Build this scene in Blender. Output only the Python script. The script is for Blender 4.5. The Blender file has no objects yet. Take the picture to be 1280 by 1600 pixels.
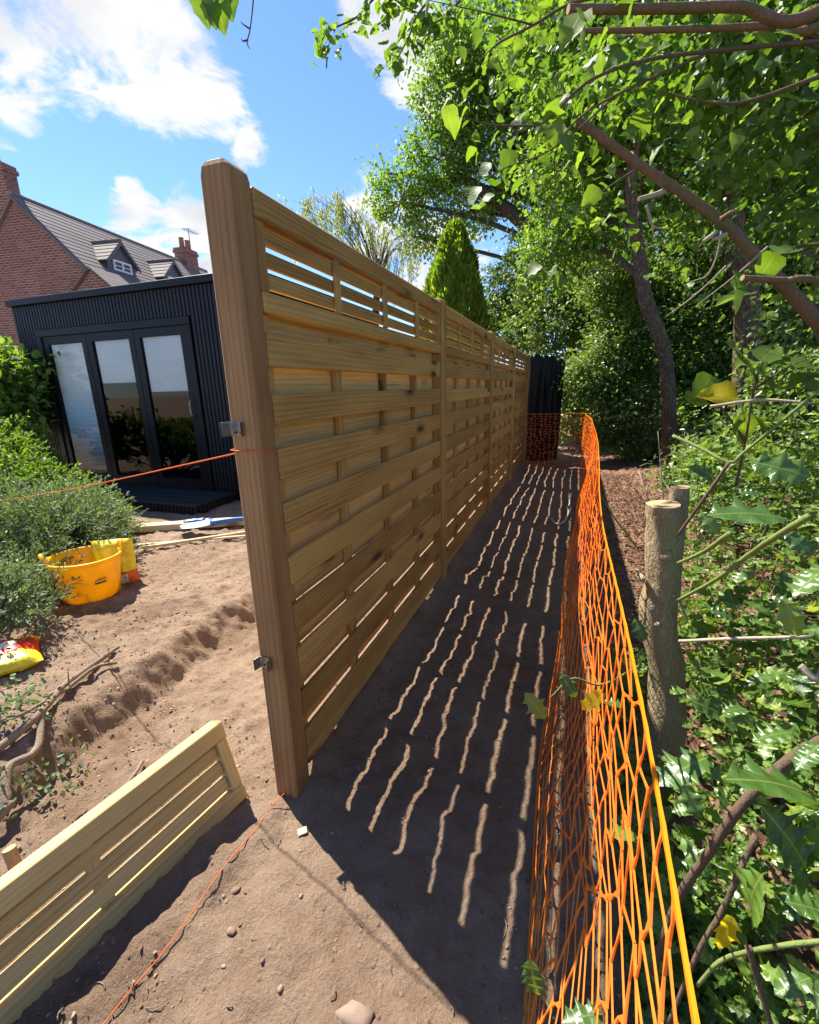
import bpy, math, random
import numpy as np
from mathutils import Matrix, Vector
random.seed(7); rng = np.random.default_rng(7)
scene = bpy.context.scene
col = scene.collection
PI = math.pi

# ---------------------------------------------------------------- camera
FPX, YAW, PITCH, ROLL = 705.29, -0.3457, -0.2662, -0.0239
CAM = np.array([0.8389, -1.162, 1.4119])
_fw = np.array([math.sin(YAW)*math.cos(PITCH), math.cos(YAW)*math.cos(PITCH), math.sin(PITCH)])
_r0 = np.array([math.cos(YAW), -math.sin(YAW), 0.0]); _u0 = np.cross(_r0, _fw)
_rt = math.cos(ROLL)*_r0 + math.sin(ROLL)*_u0
_up = -math.sin(ROLL)*_r0 + math.cos(ROLL)*_u0
cd = bpy.data.cameras.new('camera'); cam = bpy.data.objects.new('camera', cd); col.objects.link(cam)
cd.sensor_fit = 'HORIZONTAL'; cd.sensor_width = 36; cd.lens = 36*FPX/1280
cd.clip_start = 0.02; cd.clip_end = 2000
M = Matrix.Identity(4)
for i in range(3):
    M[i][0] = _rt[i]; M[i][1] = _up[i]; M[i][2] = -_fw[i]; M[i][3] = CAM[i]
cam.matrix_world = M
scene.camera = cam

# ---------------------------------------------------------------- world and sun
SUN = np.array([-1.0, 0.49, 1.46]); SUN = SUN/np.linalg.norm(SUN)
SUN_EL = math.asin(SUN[2]); SUN_ROT = math.atan2(SUN[0], SUN[1]) % (2*PI)
def ray(x, y):
    d = _fw + _rt*(x-640)/FPX - _up*(y-800)/FPX
    return d/np.linalg.norm(d)
world = bpy.data.worlds.new('World'); scene.world = world; world.use_nodes = True
wn = world.node_tree.nodes; wl = world.node_tree.links; wn.clear()
def N(nodes, typ, **kw):
    n = nodes.new(typ)
    for k, v in kw.items(): setattr(n, k, v)
    return n
def wmath(op, a, b=None, c=None, clamp=False):
    n = N(wn, 'ShaderNodeMath', operation=op); n.use_clamp = clamp
    for i, s in enumerate((a, b, c)):
        if s is None: continue
        if isinstance(s, (int, float)): n.inputs[i].default_value = s
        else: wl.new(s, n.inputs[i])
    return n.outputs[0]
sky = N(wn, 'ShaderNodeTexSky', sky_type='NISHITA'); sky.sun_disc = False
sky.sun_elevation = SUN_EL; sky.sun_rotation = SUN_ROT
sky.air_density = 1.0; sky.dust_density = 0.1; sky.ozone_density = 2.2; sky.altitude = 50
tc = N(wn, 'ShaderNodeTexCoord')
sep = N(wn, 'ShaderNodeSeparateXYZ'); wl.new(tc.outputs['Generated'], sep.inputs[0])
den = wmath('ADD', wmath('MAXIMUM', sep.outputs[2], 0.0), 0.18)
cmb = N(wn, 'ShaderNodeCombineXYZ')
wl.new(wmath('DIVIDE', sep.outputs[0], den), cmb.inputs[0]); wl.new(wmath('DIVIDE', sep.outputs[1], den), cmb.inputs[1])
def wnoise(scale, detail, rough, loc, dist=0.0):
    mp = N(wn, 'ShaderNodeMapping'); mp.inputs['Location'].default_value = loc
    wl.new(cmb.outputs[0], mp.inputs[0])
    n = N(wn, 'ShaderNodeTexNoise'); n.inputs['Scale'].default_value = scale; n.inputs['Detail'].default_value = detail
    n.inputs['Roughness'].default_value = rough; n.inputs['Distortion'].default_value = dist
    wl.new(mp.outputs[0], n.inputs['Vector']); return n.outputs[0]
n_big = wnoise(1.3, 3, 0.5, (3.1, 1.7, 0)); n_fine = wnoise(5.2, 12, 0.62, (0.3, 5.2, 0), 0.45)
n_core = wnoise(2.6, 5, 0.5, (9.3, 2.2, 0))
# the cumulus seen over the garden, each as a direction in the sky with an angular size
blob = None
for (bx_, by_, rad, amp) in [(200, 15, 10, .40), (250, 95, 9, .42), (320, 160, 6.5, .38), (375, 205, 4, .34), (15, 55, 7, .38), (10, 125, 4, .32), (125, 150, 3, .30),
                        (235, 365, 6, .40), (300, 375, 7, .42), (207, 297, 2.2, .34), (640, 70, 7, .42), (690, 110, 6, .42), (600, 20, 6, .38), (600, 350, 9, .30), (690, 420, 9, .36), (120, -80, 14, .42), (-90, 40, 10, .4)]:
    d = ray(bx_, by_)
    dp = N(wn, 'ShaderNodeVectorMath', operation='DOT_PRODUCT'); wl.new(tc.outputs['Generated'], dp.inputs[0]); dp.inputs[1].default_value = tuple(d)
    mr = N(wn, 'ShaderNodeMapRange', interpolation_type='SMOOTHSTEP')
    mr.inputs['From Min'].default_value = math.cos(math.radians(rad*.96)); mr.inputs['From Max'].default_value = math.cos(math.radians(rad*0.15))
    mr.inputs['To Min'].default_value = 0; mr.inputs['To Max'].default_value = amp
    wl.new(dp.outputs['Value'], mr.inputs['Value'])
    blob = mr.outputs[0] if blob is None else wmath('MAXIMUM', blob, mr.outputs[0])
dens = wmath('ADD', wmath('MULTIPLY', n_fine, 0.86), wmath('MULTIPLY', n_big, 0.06))
dens = wmath('ADD', dens, blob)
cm = N(wn, 'ShaderNodeMapRange', interpolation_type='SMOOTHSTEP')
cm.inputs['From Min'].default_value = 0.69; cm.inputs['From Max'].default_value = 0.86; wl.new(dens, cm.inputs['Value'])
ccol = N(wn, 'ShaderNodeMix', data_type='RGBA'); ccol.inputs[6].default_value = (4.25, 4.25, 4.25, 1); ccol.inputs[7].default_value = (3.05, 3.15, 3.3, 1)
cr = N(wn, 'ShaderNodeMapRange'); cr.inputs['From Min'].default_value = .46; cr.inputs['From Max'].default_value = .68; wl.new(n_core, cr.inputs['Value'])
wl.new(cr.outputs[0], ccol.inputs[0])
mixc = N(wn, 'ShaderNodeMix', data_type='RGBA'); wl.new(cm.outputs[0], mixc.inputs[0])
SKYGAIN = N(wn, 'ShaderNodeMix', data_type='RGBA', blend_type='MULTIPLY'); SKYGAIN.inputs[0].default_value = 1
wl.new(sky.outputs[0], SKYGAIN.inputs[6]); SKYGAIN.inputs[7].default_value = (.60, .74, .98, 1)
wl.new(SKYGAIN.outputs[2], mixc.inputs[6]); wl.new(ccol.outputs[2], mixc.inputs[7])
bg = N(wn, 'ShaderNodeBackground'); bg.inputs['Strength'].default_value = 0.095
wl.new(mixc.outputs[2], bg.inputs['Color'])
wo = N(wn, 'ShaderNodeOutputWorld'); wl.new(bg.outputs[0], wo.inputs['Surface'])

sl = bpy.data.lights.new('sun', 'SUN'); sl.energy = 4.8; sl.angle = math.radians(0.53); sl.color = (1.0, 0.94, 0.84)
so = bpy.data.objects.new('sun', sl); col.objects.link(so)
so.rotation_euler = Vector(tuple(-SUN)).to_track_quat('-Z', 'Y').to_euler()
so.location = (-6, 3, 9)

vs = scene.view_settings
vs.view_transform = 'Standard'; vs.look = 'None'; vs.gamma = 1; vs.use_curve_mapping = False
vs.exposure = 1.4

# ---------------------------------------------------------------- pixel helpers (photo pixels, 1280 x 1600)
def A(*v): return np.array(v, float)
def P(x, y, dist): return CAM + ray(x, y)*dist
def G(x, y, z=0.0):
    d = ray(x, y); return CAM + d*(z-CAM[2])/d[2]
def PY(x, y, Y0):
    d = ray(x, y); return CAM + d*(Y0-CAM[1])/d[1]
def PX(x, y, X0):
    d = ray(x, y); return CAM + d*(X0-CAM[0])/d[0]
def pix(p):
    d = np.asarray(p)-CAM; w = d@_fw
    return 640+FPX*(d@_rt)/w, 800-FPX*(d@_up)/w, w

# ---------------------------------------------------------------- noise
def _hash(ix, iy, seed):
    h = (ix.astype(np.int64)*374761393 + iy.astype(np.int64)*668265263 + seed*974634777) & 0xffffffff
    h = ((h ^ (h >> 13))*1274126177) & 0xffffffff
    return ((h ^ (h >> 16)) & 0xffff)/65535.0
def vnoise(x, y, seed=0):
    x = np.asarray(x, float); y = np.asarray(y, float)
    ix = np.floor(x); iy = np.floor(y); fx = x-ix; fy = y-iy
    fx = fx*fx*fx*(fx*(fx*6-15)+10); fy = fy*fy*fy*(fy*(fy*6-15)+10)
    a = _hash(ix, iy, seed); b = _hash(ix+1, iy, seed); c = _hash(ix, iy+1, seed); d = _hash(ix+1, iy+1, seed)
    return (a*(1-fx)+b*fx)*(1-fy)+(c*(1-fx)+d*fx)*fy
def fbm(x, y, oct=4, seed=0, gain=.5):
    s = 0; a = 1; t = 0
    for o in range(oct):
        s = s + a*vnoise(x*2**o, y*2**o, seed+o*17); t += a; a *= gain
    return s/t - .5
def sstep(a, b, x):
    t = np.clip((np.asarray(x, float)-a)/(b-a), 0, 1); return t*t*(3-2*t)

# ---------------------------------------------------------------- materials
MATS = {}
def newmat(name):
    m = bpy.data.materials.new(name); m.use_nodes = True
    nt = m.node_tree; nt.nodes.clear(); MATS[name] = m
    return m, nt
class NT:
    def __init__(s, nt): s.nt = nt; s.n = nt.nodes; s.l = nt.links
    def new(s, t, **kw): return N(s.n, t, **kw)
    def put(s, sock, v):
        if hasattr(v, 'is_linked') or hasattr(v, 'links'): s.l.new(v, sock)
        else: sock.default_value = v
    def math(s, op, a, b=None, c=None, clamp=False):
        n = s.new('ShaderNodeMath', operation=op); n.use_clamp = clamp
        for i, v in enumerate((a, b, c)):
            if v is not None: s.put(n.inputs[i], v)
        return n.outputs[0]
    def noise(s, vec, scale, detail=4, rough=.55, dist=0):
        n = s.new('ShaderNodeTexNoise'); s.put(n.inputs['Vector'], vec)
        n.inputs['Scale'].default_value = scale; n.inputs['Detail'].default_value = detail
        n.inputs['Roughness'].default_value = rough; n.inputs['Distortion'].default_value = dist
        return n.outputs[0]
    def ramp(s, f, stops):
        n = s.new('ShaderNodeValToRGB'); s.put(n.inputs[0], f); e = n.color_ramp.elements
        while len(e) < len(stops): e.new(.5)
        for q, (p, c) in zip(e, stops): q.position = p; q.color = (*c, 1)
        return n.outputs[0]
    def rng(s, v, a, b, c=0, d=1, smooth=False):
        n = s.new('ShaderNodeMapRange'); s.put(n.inputs['Value'], v)
        if smooth: n.interpolation_type = 'SMOOTHSTEP'
        for i, q in zip(('From Min', 'From Max', 'To Min', 'To Max'), (a, b, c, d)): n.inputs[i].default_value = q
        return n.outputs[0]
    def mix(s, f, a, b, blend='MIX'):
        n = s.new('ShaderNodeMix', data_type='RGBA', blend_type=blend)
        s.put(n.inputs[0], f)
        for i, v in ((6, a), (7, b)):
            if isinstance(v, tuple): n.inputs[i].default_value = (*v, 1) if len(v) == 3 else v
            else: s.l.new(v, n.inputs[i])
        return n.outputs[2]
    def mapping(s, vec, scale=(1, 1, 1), loc=(0, 0, 0), rot=(0, 0, 0)):
        n = s.new('ShaderNodeMapping'); s.put(n.inputs[0], vec)
        n.inputs['Scale'].default_value = scale; n.inputs['Location'].default_value = loc; n.inputs['Rotation'].default_value = rot
        return n.outputs[0]
    def bump(s, h, strength=.4, dist=.01, normal=None):
        n = s.new('ShaderNodeBump'); s.put(n.inputs['Height'], h)
        n.inputs['Strength'].default_value = strength; n.inputs['Distance'].default_value = dist
        if normal is not None: s.l.new(normal, n.inputs['Normal'])
        return n.outputs[0]
    def pbsdf(s, color, rough=.7, normal=None, spec=.5, metal=0.0, **kw):
        n = s.new('ShaderNodeBsdfPrincipled')
        if isinstance(color, tuple): n.inputs['Base Color'].default_value = (*color, 1)
        else: s.l.new(color, n.inputs['Base Color'])
        s.put(n.inputs['Roughness'], rough); n.inputs['Specular IOR Level'].default_value = spec
        n.inputs['Metallic'].default_value = metal
        if normal is not None: s.l.new(normal, n.inputs['Normal'])
        return n.outputs[0]
    def out(s, sh):
        o = s.new('ShaderNodeOutputMaterial'); s.l.new(sh, o.inputs['Surface'])
    def obj(s): return s.new('ShaderNodeTexCoord').outputs['Object']
    def uv(s): return s.new('ShaderNodeTexCoord').outputs['UV']
    def pos(s): return s.new('ShaderNodeNewGeometry').outputs['Position']
    def island(s): return s.new('ShaderNodeNewGeometry').outputs['Random Per Island']
    def orand(s): return s.new('ShaderNodeObjectInfo').outputs['Random']

def mat_wood(name, c_lo, c_hi, c_dark, rough=.72, knots=.5, tone=.35, ringy=1.0, green=None):
    m, nt = newmat(name); t = NT(nt)
    r = t.orand()
    off = t.new('ShaderNodeVectorMath', operation='SCALE'); off.inputs[0].default_value = (31.7, 17.3, 23.9); t.put(off.inputs['Scale'], r)
    v = t.new('ShaderNodeVectorMath', operation='ADD'); t.l.new(t.obj(), v.inputs[0]); t.l.new(off.outputs[0], v.inputs[1]); v = v.outputs[0]
    # knots pull the grain round them
    kv = t.new('ShaderNodeTexVoronoi'); t.put(kv.inputs['Vector'], t.mapping(v, (2.3, 8, .6))); kv.inputs['Scale'].default_value = 1
    kd = kv.outputs['Distance']
    kc = t.new('ShaderNodeSeparateColor'); t.l.new(kv.outputs['Color'], kc.inputs[0])
    has = t.math('GREATER_THAN', kc.outputs[0], 1-knots)
    near = t.math('MULTIPLY', t.rng(kd, .0, .42, 1, 0, True), has)
    warp = t.noise(t.mapping(v, (1.1, 5, 5)), 1.6, 3, .5)
    g = t.new('ShaderNodeTexWave', wave_type='BANDS', bands_direction='Y')
    t.put(g.inputs['Vector'], t.mapping(v, (.8, 30, 14)))
    g.inputs['Scale'].default_value = .62; g.inputs['Distortion'].default_value = 11.0; g.inputs['Detail'].default_value = 2.5
    g.inputs['Detail Scale'].default_value = .55
    t.put(g.inputs['Phase Offset'], t.math('ADD', t.math('MULTIPLY', near, 9.0), t.math('MULTIPLY', warp, 8.0)))
    fine = t.noise(t.mapping(v, (2.2, 110, 110)), 1.6, 5, .65)
    blot = t.noise(t.mapping(v, (1.0, 4, 4)), 1.7, 4, .6)
    f = t.math('ADD', t.math('MULTIPLY', g.outputs['Fac'], .20*ringy), t.math('MULTIPLY', fine, .62))
    f = t.math('ADD', f, t.math('MULTIPLY', t.math('SUBTRACT', blot, .5), .9))
    f = t.math('ADD', f, t.math('MULTIPLY', t.math('SUBTRACT', r, .5), tone))
    base = t.ramp(f, [(.12, c_lo), (.75, c_hi)])
    if green: base = t.mix(t.rng(t.noise(t.mapping(v, (1.4, 6, 6)), 1.3, 4, .6), .5, .75), base, green)
    knot = t.math('MULTIPLY', t.rng(kd, .10, .17, 1, 0, True), has)
    ringk = t.math('MULTIPLY', t.rng(kd, .15, .30, .45, 0, True), has)
    base = t.mix(t.math('MAXIMUM', knot, ringk), base, c_dark)
    crack = t.rng(t.noise(t.mapping(v, (1.2, 70, 70)), 1.0, 2, .5), .70, .73)
    base = t.mix(t.math('MULTIPLY', crack, .55), base, c_dark)
    hgt = t.math('SUBTRACT', t.math('ADD', t.math('MULTIPLY', fine, .6), t.math('MULTIPLY', g.outputs['Fac'], .06)), crack)
    t.out(t.pbsdf(base, t.rng(fine, .3, .7, rough-.08, rough+.12), t.bump(hgt, .35, .0025), spec=.35))
    return m
mat_wood('fence_wood', (.285, .152, .041), (.58, .365, .110), (.09, .045, .018), knots=.5, tone=.40)
mat_wood('fence_wood_bounce', (.42, .265, .095), (.70, .485, .20), (.13, .065, .025), knots=.4, tone=.35)  # paler fence wood for the back boards; bounced light put into the colour
mat_wood('post_wood', (.215, .110, .042), (.47, .275, .105), (.05, .025, .012), knots=.22, tone=.1, ringy=.9)
mat_wood('new_wood', (.46, .32, .115), (.68, .52, .22), (.22, .12, .05), knots=.3, tone=.25, ringy=.7)
mat_wood('pale_wood', (.48, .37, .22), (.66, .54, .36), (.25, .15, .08), knots=.25, tone=.3, ringy=.7)
mat_wood('old_fence_wood', (.20, .10, .045), (.34, .19, .09), (.07, .035, .02), knots=.2, tone=.4)

def mat_plain(name, color, rough=.6, spec=.5, metal=0.0, nscale=0, namp=.15, bump=0, transl=0):
    m, nt = newmat(name); t = NT(nt)
    c = color; nrm = None
    if nscale:
        n = t.noise(t.obj(), nscale, 6, .6)
        c = t.mix(t.rng(n, .3, .7), tuple(x*(1-namp) for x in color), tuple(min(1, x*(1+namp)) for x in color))
        if bump: nrm = t.bump(n, bump, .004)
    sh = t.pbsdf(c, rough, nrm, spec, metal)
    if transl:
        tr = t.new('ShaderNodeBsdfTranslucent')
        if isinstance(c, tuple): tr.inputs[0].default_value = (*c, 1)
        else: t.l.new(c, tr.inputs[0])
        mx = t.new('ShaderNodeMixShader'); mx.inputs[0].default_value = transl
        t.l.new(sh, mx.inputs[1]); t.l.new(tr.outputs[0], mx.inputs[2]); sh = mx.outputs[0]
    t.out(sh); return m
mat_plain('black_cladding', (.009, .010, .014), .5, .3, 0, 30, .3, .1)
mat_plain('black_frame', (.005, .005, .006), .45, .25)
mat_plain('black_deck', (.022, .022, .024), .55, .4, 0, 60, .4, .15)
mat_plain('blind', (.88, .90, .90), .6, .3, 0, 4, .04)
mat_plain('room_dark', (.03, .028, .026), .8)
mat_plain('steel', (.33, .32, .30), .42, .5, .9, 60, .3, .1)
mat_plain('screw_dark', (.05, .045, .04), .5, .5, .6)
mat_plain('white_paint', (.75, .75, .74), .5)
mat_plain('lead_grey', (.10, .11, .125), .6, .4, 0, 20, .25, .1)
mat_plain('window_dark', (.02, .025, .03), .08, .6)
mat_plain('orange_string', (.85, .17, .025), .55, .3, transl=.2)
mat_plain('tub_plastic', (.88, .54, .012), .38, .5, 0, 7, .12, .05, transl=.35)
mat_plain('bag_yellow', (.72, .62, .02), .35, .5, 0, 22, .2, .5)
mat_plain('bag_orange', (.62, .10, .015), .35, .5, 0, 22, .2, .5)
mat_plain('bag_red', (.55, .035, .015), .35, .5, 0, 22, .2, .5)
mat_plain('bag_print', (.70, .68, .60), .5, .4)
mat_plain('print_dark', (.10, .045, .01), .5, .4)
mat_plain('blue_plastic', (.03, .16, .42), .4, .5, 0, 30, .25, .1)
mat_plain('pale_blue', (.30, .48, .60), .4, .5)
mat_plain('blade_steel', (.30, .34, .40), .35, .5, .7, 40, .3, .1)
mat_plain('tarpaulin', (.007, .007, .008), .55, .3, 0, 18, .4, .3)
mat_plain('clay_pot', (.33, .16, .09), .8, .3, 0, 20, .2)
mat_plain('pale_cord', (.55, .50, .42), .7, .3)

def mat_net():
    m, nt = newmat('net_plastic'); t = NT(nt)
    c = t.mix(t.rng(t.noise(t.pos(), 3.0, 3), .35, .7), (.95, .23, .020), (.96, .34, .040))
    sh = t.pbsdf(c, .42, None, .4)
    tr = t.new('ShaderNodeBsdfTranslucent'); t.l.new(c, tr.inputs[0])
    mx = t.new('ShaderNodeMixShader'); mx.inputs[0].default_value = .42
    t.l.new(sh, mx.inputs[1]); t.l.new(tr.outputs[0], mx.inputs[2]); t.out(mx.outputs[0])
mat_net()
mat_plain('net_border', (.95, .36, .01), .42, .4, transl=.42)

def mat_soil():
    m, nt = newmat('soil'); t = NT(nt); p = t.pos()
    n1 = t.noise(p, 1.7, 6, .6); n2 = t.noise(p, 11, 8, .65); n3 = t.noise(p, 95, 6, .75)
    f = t.math('ADD', t.math('MULTIPLY', n1, .45), t.math('ADD', t.math('MULTIPLY', n2, .35), t.math('MULTIPLY', n3, .3)))
    c = t.ramp(f, [(.32, (.155, .095, .058)), (.52, (.335, .226, .150)), (.72, (.51, .372, .260))])
    sx = t.new('ShaderNodeSeparateXYZ'); t.l.new(p, sx.inputs[0])
    # shade on the strip beside the fence, mixed lightly into the soil colour
    path_shade = t.math('MULTIPLY', t.rng(t.math('ADD', sx.outputs[0], t.math('MULTIPLY', n1, .5)), .15, .55, 0, 1, True), t.rng(t.math('ADD', sx.outputs[1], t.math('MULTIPLY', n2, .4)), -.75, .5, 0, 1, True))
    c = t.mix(t.math('MULTIPLY', path_shade, .22), c, t.mix(n2, (.075, .036, .018), (.17, .088, .047)))
    # woodland litter
    lit = t.rng(t.math('ADD', sx.outputs[0], t.math('MULTIPLY', n1, .4)), 1.25, 1.7, 0, 1, True)
    vo = t.new('ShaderNodeTexVoronoi'); t.put(vo.inputs['Vector'], t.mapping(p, (26, 15, 20))); vo.inputs['Scale'].default_value = 1.4
    vs_ = t.new('ShaderNodeSeparateColor'); t.l.new(vo.outputs['Color'], vs_.inputs[0])
    lc = t.ramp(vs_.outputs[0], [(.1, (.09, .042, .028)), (.5, (.22, .105, .066)), (.9, (.36, .21, .13))])
    c = t.mix(t.math('MULTIPLY', lit, .8), c, lc)
    vp = t.new('ShaderNodeTexVoronoi'); t.put(vp.inputs['Vector'], p); vp.inputs['Scale'].default_value = 34
    vpc = t.new('ShaderNodeSeparateColor'); t.l.new(vp.outputs['Color'], vpc.inputs[0])
    grit = t.math('MULTIPLY', t.rng(vp.outputs['Distance'], .12, .26, 1, 0, True), t.math('GREATER_THAN', vpc.outputs[1], .72))
    c = t.mix(t.math('MULTIPLY', grit, .5), c, t.mix(vpc.outputs[2], (.16, .095, .06), (.42, .33, .25)))
    h = t.math('ADD', t.math('MULTIPLY', n2, .9), t.math('MULTIPLY', n3, .75))
    h = t.math('ADD', h, t.math('MULTIPLY', grit, .28))
    h = t.math('ADD', h, t.math('MULTIPLY', t.math('MULTIPLY', vo.outputs['Distance'], lit), .5))
    t.out(t.pbsdf(c, .95, t.bump(h, 1.0, .034), spec=.12))
mat_soil()
def mat_stone():
    m, nt = newmat('stone'); t = NT(nt)
    n = t.noise(t.obj(), 30, 5, .6)
    c = t.mix(t.orand(), (.20, .125, .085), (.40, .31, .24))
    c = t.mix(t.rng(n, .35, .7, 0, .7), c, (.20, .125, .085))
    t.out(t.pbsdf(c, .85, t.bump(n, .3, .004), spec=.25))
    m, nt = newmat('grit'); t = NT(nt)
    c = t.ramp(t.island(), [(0, (.12, .08, .048)), (.6, (.25, .175, .11)), (.9, (.36, .27, .18)), (1, (.50, .43, .35))])
    t.out(t.pbsdf(c, .92, None, spec=.2))
    m, nt = newmat('litter'); t = NT(nt)
    c = t.ramp(t.island(), [(0, (.07, .035, .022)), (.5, (.19, .09, .055)), (.8, (.30, .17, .10)), (1, (.42, .30, .19))])
    t.out(t.pbsdf(c, .85, None, spec=.2))
mat_stone()
def mat_bark(name, lo, hi, moss=None, scale=1.0, crack=.45):
    m, nt = newmat(name); t = NT(nt); p = t.pos()
    n = t.noise(t.mapping(p, (30*scale, 30*scale, 7*scale)), 1, 7, .65, .4)
    wv = t.new('ShaderNodeTexNoise'); t.put(wv.inputs['Vector'], p); wv.inputs['Scale'].default_value = 14*scale; wv.inputs['Detail'].default_value = 4
    wa = t.new('ShaderNodeVectorMath', operation='MULTIPLY_ADD'); t.l.new(wv.outputs['Color'], wa.inputs[0]); wa.inputs[1].default_value = (.09/scale,)*3; t.l.new(p, wa.inputs[2])
    vo = t.new('ShaderNodeTexVoronoi', feature='DISTANCE_TO_EDGE'); t.put(vo.inputs['Vector'], t.mapping(wa.outputs[0], (34*scale, 34*scale, 6*scale))); vo.inputs['Scale'].default_value = 1
    e = t.rng(vo.outputs['Distance'], 0, .18)
    b = t.noise(p, 5, 4, .6)
    c = t.mix(t.math('ADD', t.math('MULTIPLY', n, .7), t.math('MULTIPLY', b, .3)), lo, hi)
    c = t.mix(t.math('MULTIPLY', t.math('SUBTRACT', 1.0, e), crack), c, tuple(x*.35 for x in lo))
    if moss: c = t.mix(t.rng(t.noise(p, 8, 4, .6), .5, .68, 0, .75), c, moss)
    h = t.math('ADD', n, t.math('MULTIPLY', e, 1.3*crack))
    t.out(t.pbsdf(c, .9, t.bump(h, .7, .02/scale), spec=.2))
mat_bark('bark', (.075, .046, .027), (.29, .20, .12), crack=.6)
mat_bark('bark_dark', (.05, .036, .026), (.16, .115, .08), moss=(.09, .10, .03))
mat_bark('bark_cut', (.12, .068, .040), (.30, .185, .11), moss=(.12, .12, .04), scale=2.2, crack=.15)
mat_bark('bark_stump', (.24, .185, .10), (.47, .38, .23), moss=(.26, .24, .10), scale=2.0, crack=.28)
mat_bark('dead_wood', (.16, .115, .08), (.36, .28, .20), scale=3, crack=.15)
mat_bark('twig_bark', (.06, .04, .028), (.20, .135, .085), scale=4, crack=.1)
mat_bark('twig_pale', (.30, .24, .17), (.50, .43, .32), scale=4, crack=.05)
mat_bark('twig_green', (.10, .13, .035), (.24, .30, .08), scale=4, crack=0)
def mat_endgrain():
    m, nt = newmat('cut_face'); t = NT(nt)
    w = t.new('ShaderNodeTexWave', wave_type='RINGS', rings_direction='Z'); t.put(w.inputs['Vector'], t.obj())
    w.inputs['Scale'].default_value = 55; w.inputs['Distortion'].default_value = 2
    c = t.mix(t.math('MULTIPLY', w.outputs['Fac'], .6), (.50, .36, .20), (.36, .22, .11))
    c = t.mix(t.rng(t.noise(t.obj(), 40, 4), .4, .7, 0, .6), c, (.28, .17, .09))
    t.out(t.pbsdf(c, .85, None, spec=.2))
mat_endgrain()
def mat_leaf(name, stops, trans=.4, rough=.45, gloss=.4, veins=True, tcol=None, per='island', spec=.5):
    m, nt = newmat(name); t = NT(nt)
    r = t.island() if per == 'island' else t.orand()
    c = t.ramp(r, stops)
    nrm = None
    if veins:
        s = t.new('ShaderNodeSeparateXYZ'); t.l.new(t.uv(), s.inputs[0])
        av = t.math('ABSOLUTE', t.math('SUBTRACT', s.outputs[1], .5))
        mid = t.rng(av, .005, .018, 1, 0, True)
        w = t.math('SINE', t.math('MULTIPLY', t.math('SUBTRACT', s.outputs[0], t.math('MULTIPLY', av, .75)), 46.0))
        side = t.rng(w, .80, 1.0, 0, .45, True)
        vv = t.math('MAXIMUM', mid, side)
        c = t.mix(t.math('MULTIPLY', t.math('MAXIMUM', mid, t.math('MULTIPLY', side, .45)), .45), c, t.mix(.55, c, (.50, .58, .16)))
        nrm = t.bump(vv, .3, .0015)
    sh = t.pbsdf(c, rough, nrm, spec)
    tr = t.new('ShaderNodeBsdfTranslucent')
    tc_ = t.mix(1.0, c, tcol or (1.25, 1.15, .35), 'MULTIPLY')
    tc_ = t.mix(.5, tc_, t.mix(1.0, c, (1.9, 2.0, .8), 'MULTIPLY'))
    t.l.new(tc_, tr.inputs[0])
    mx = t.new('ShaderNodeMixShader'); mx.inputs[0].default_value = trans
    t.l.new(sh, mx.inputs[1]); t.l.new(tr.outputs[0], mx.inputs[2]); t.out(mx.outputs[0])
mat_leaf('leaf_oak', [(0, (0.077, 0.147, 0.025)), (.5, (0.133, 0.238, 0.042)), (1, (0.210, 0.329, 0.063))], .50, .5, veins=False)
mat_leaf('leaf_wood', [(0, (0.061, 0.124, 0.027)), (.5, (0.108, 0.196, 0.043)), (1, (0.176, 0.270, 0.061))], .48, .42, veins=False)
mat_leaf('leaf_hedge', [(0, (0.078, 0.137, 0.034)), (.5, (0.137, 0.215, 0.055)), (1, (0.234, 0.312, 0.091))], .45, .4, veins=False)
mat_leaf('leaf_lime', [(0, (.085, .16, .020)), (.6, (.13, .22, .028)), (1, (.19, .28, .035))], .55, .5, per='obj')
mat_leaf('leaf_lime_mass', [(0, (.07, .14, .020)), (.6, (.11, .20, .028)), (1, (.17, .26, .035))], .5, .5)
mat_leaf('leaf_hazel', [(0, (0.062, 0.131, 0.025)), (.6, (0.106, 0.194, 0.035)), (1, (0.175, 0.275, 0.050))], .48, .38)
mat_leaf('leaf_yellow', [(0, (.56, .46, .015)), (1, (.66, .56, .02))], .6, .5, per='obj')
mat_leaf('leaf_holly', [(0, (.055, .120, .020)), (.5, (.090, .175, .030)), (.85, (.15, .25, .038)), (1, (.23, .30, .045))], .36, .30, per='obj', spec=.6)
mat_leaf('leaf_holly_mass', [(0, (0.072, 0.138, 0.022)), (.5, (0.127, 0.220, 0.037)), (.85, (0.198, 0.297, 0.053)), (1, (0.308, 0.363, 0.088))], .45, .38, spec=.55)
mat_leaf('leaf_juniper', [(0, (0.078, 0.126, 0.060)), (.6, (0.138, 0.204, 0.096)), (1, (0.228, 0.300, 0.138))], .32, .6, veins=False)
mat_leaf('leaf_bright', [(0, (.075, .15, .020)), (.6, (.13, .22, .030)), (1, (.21, .30, .045))], .45, .5, veins=False)
mat_leaf('leaf_conifer', [(0, (.10, .18, .022)), (.6, (.18, .28, .028)), (1, (.29, .36, .036))], .5, .6, veins=False)
mat_leaf('leaf_willow', [(0, (0.184, 0.241, 0.115)), (.6, (0.276, 0.333, 0.172)), (1, (0.380, 0.425, 0.241))], .5, .5, veins=False)
mat_leaf('leaf_dry', [(0, (.12, .085, .05)), (1, (.26, .20, .12))], .3, .7, veins=False)

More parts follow.
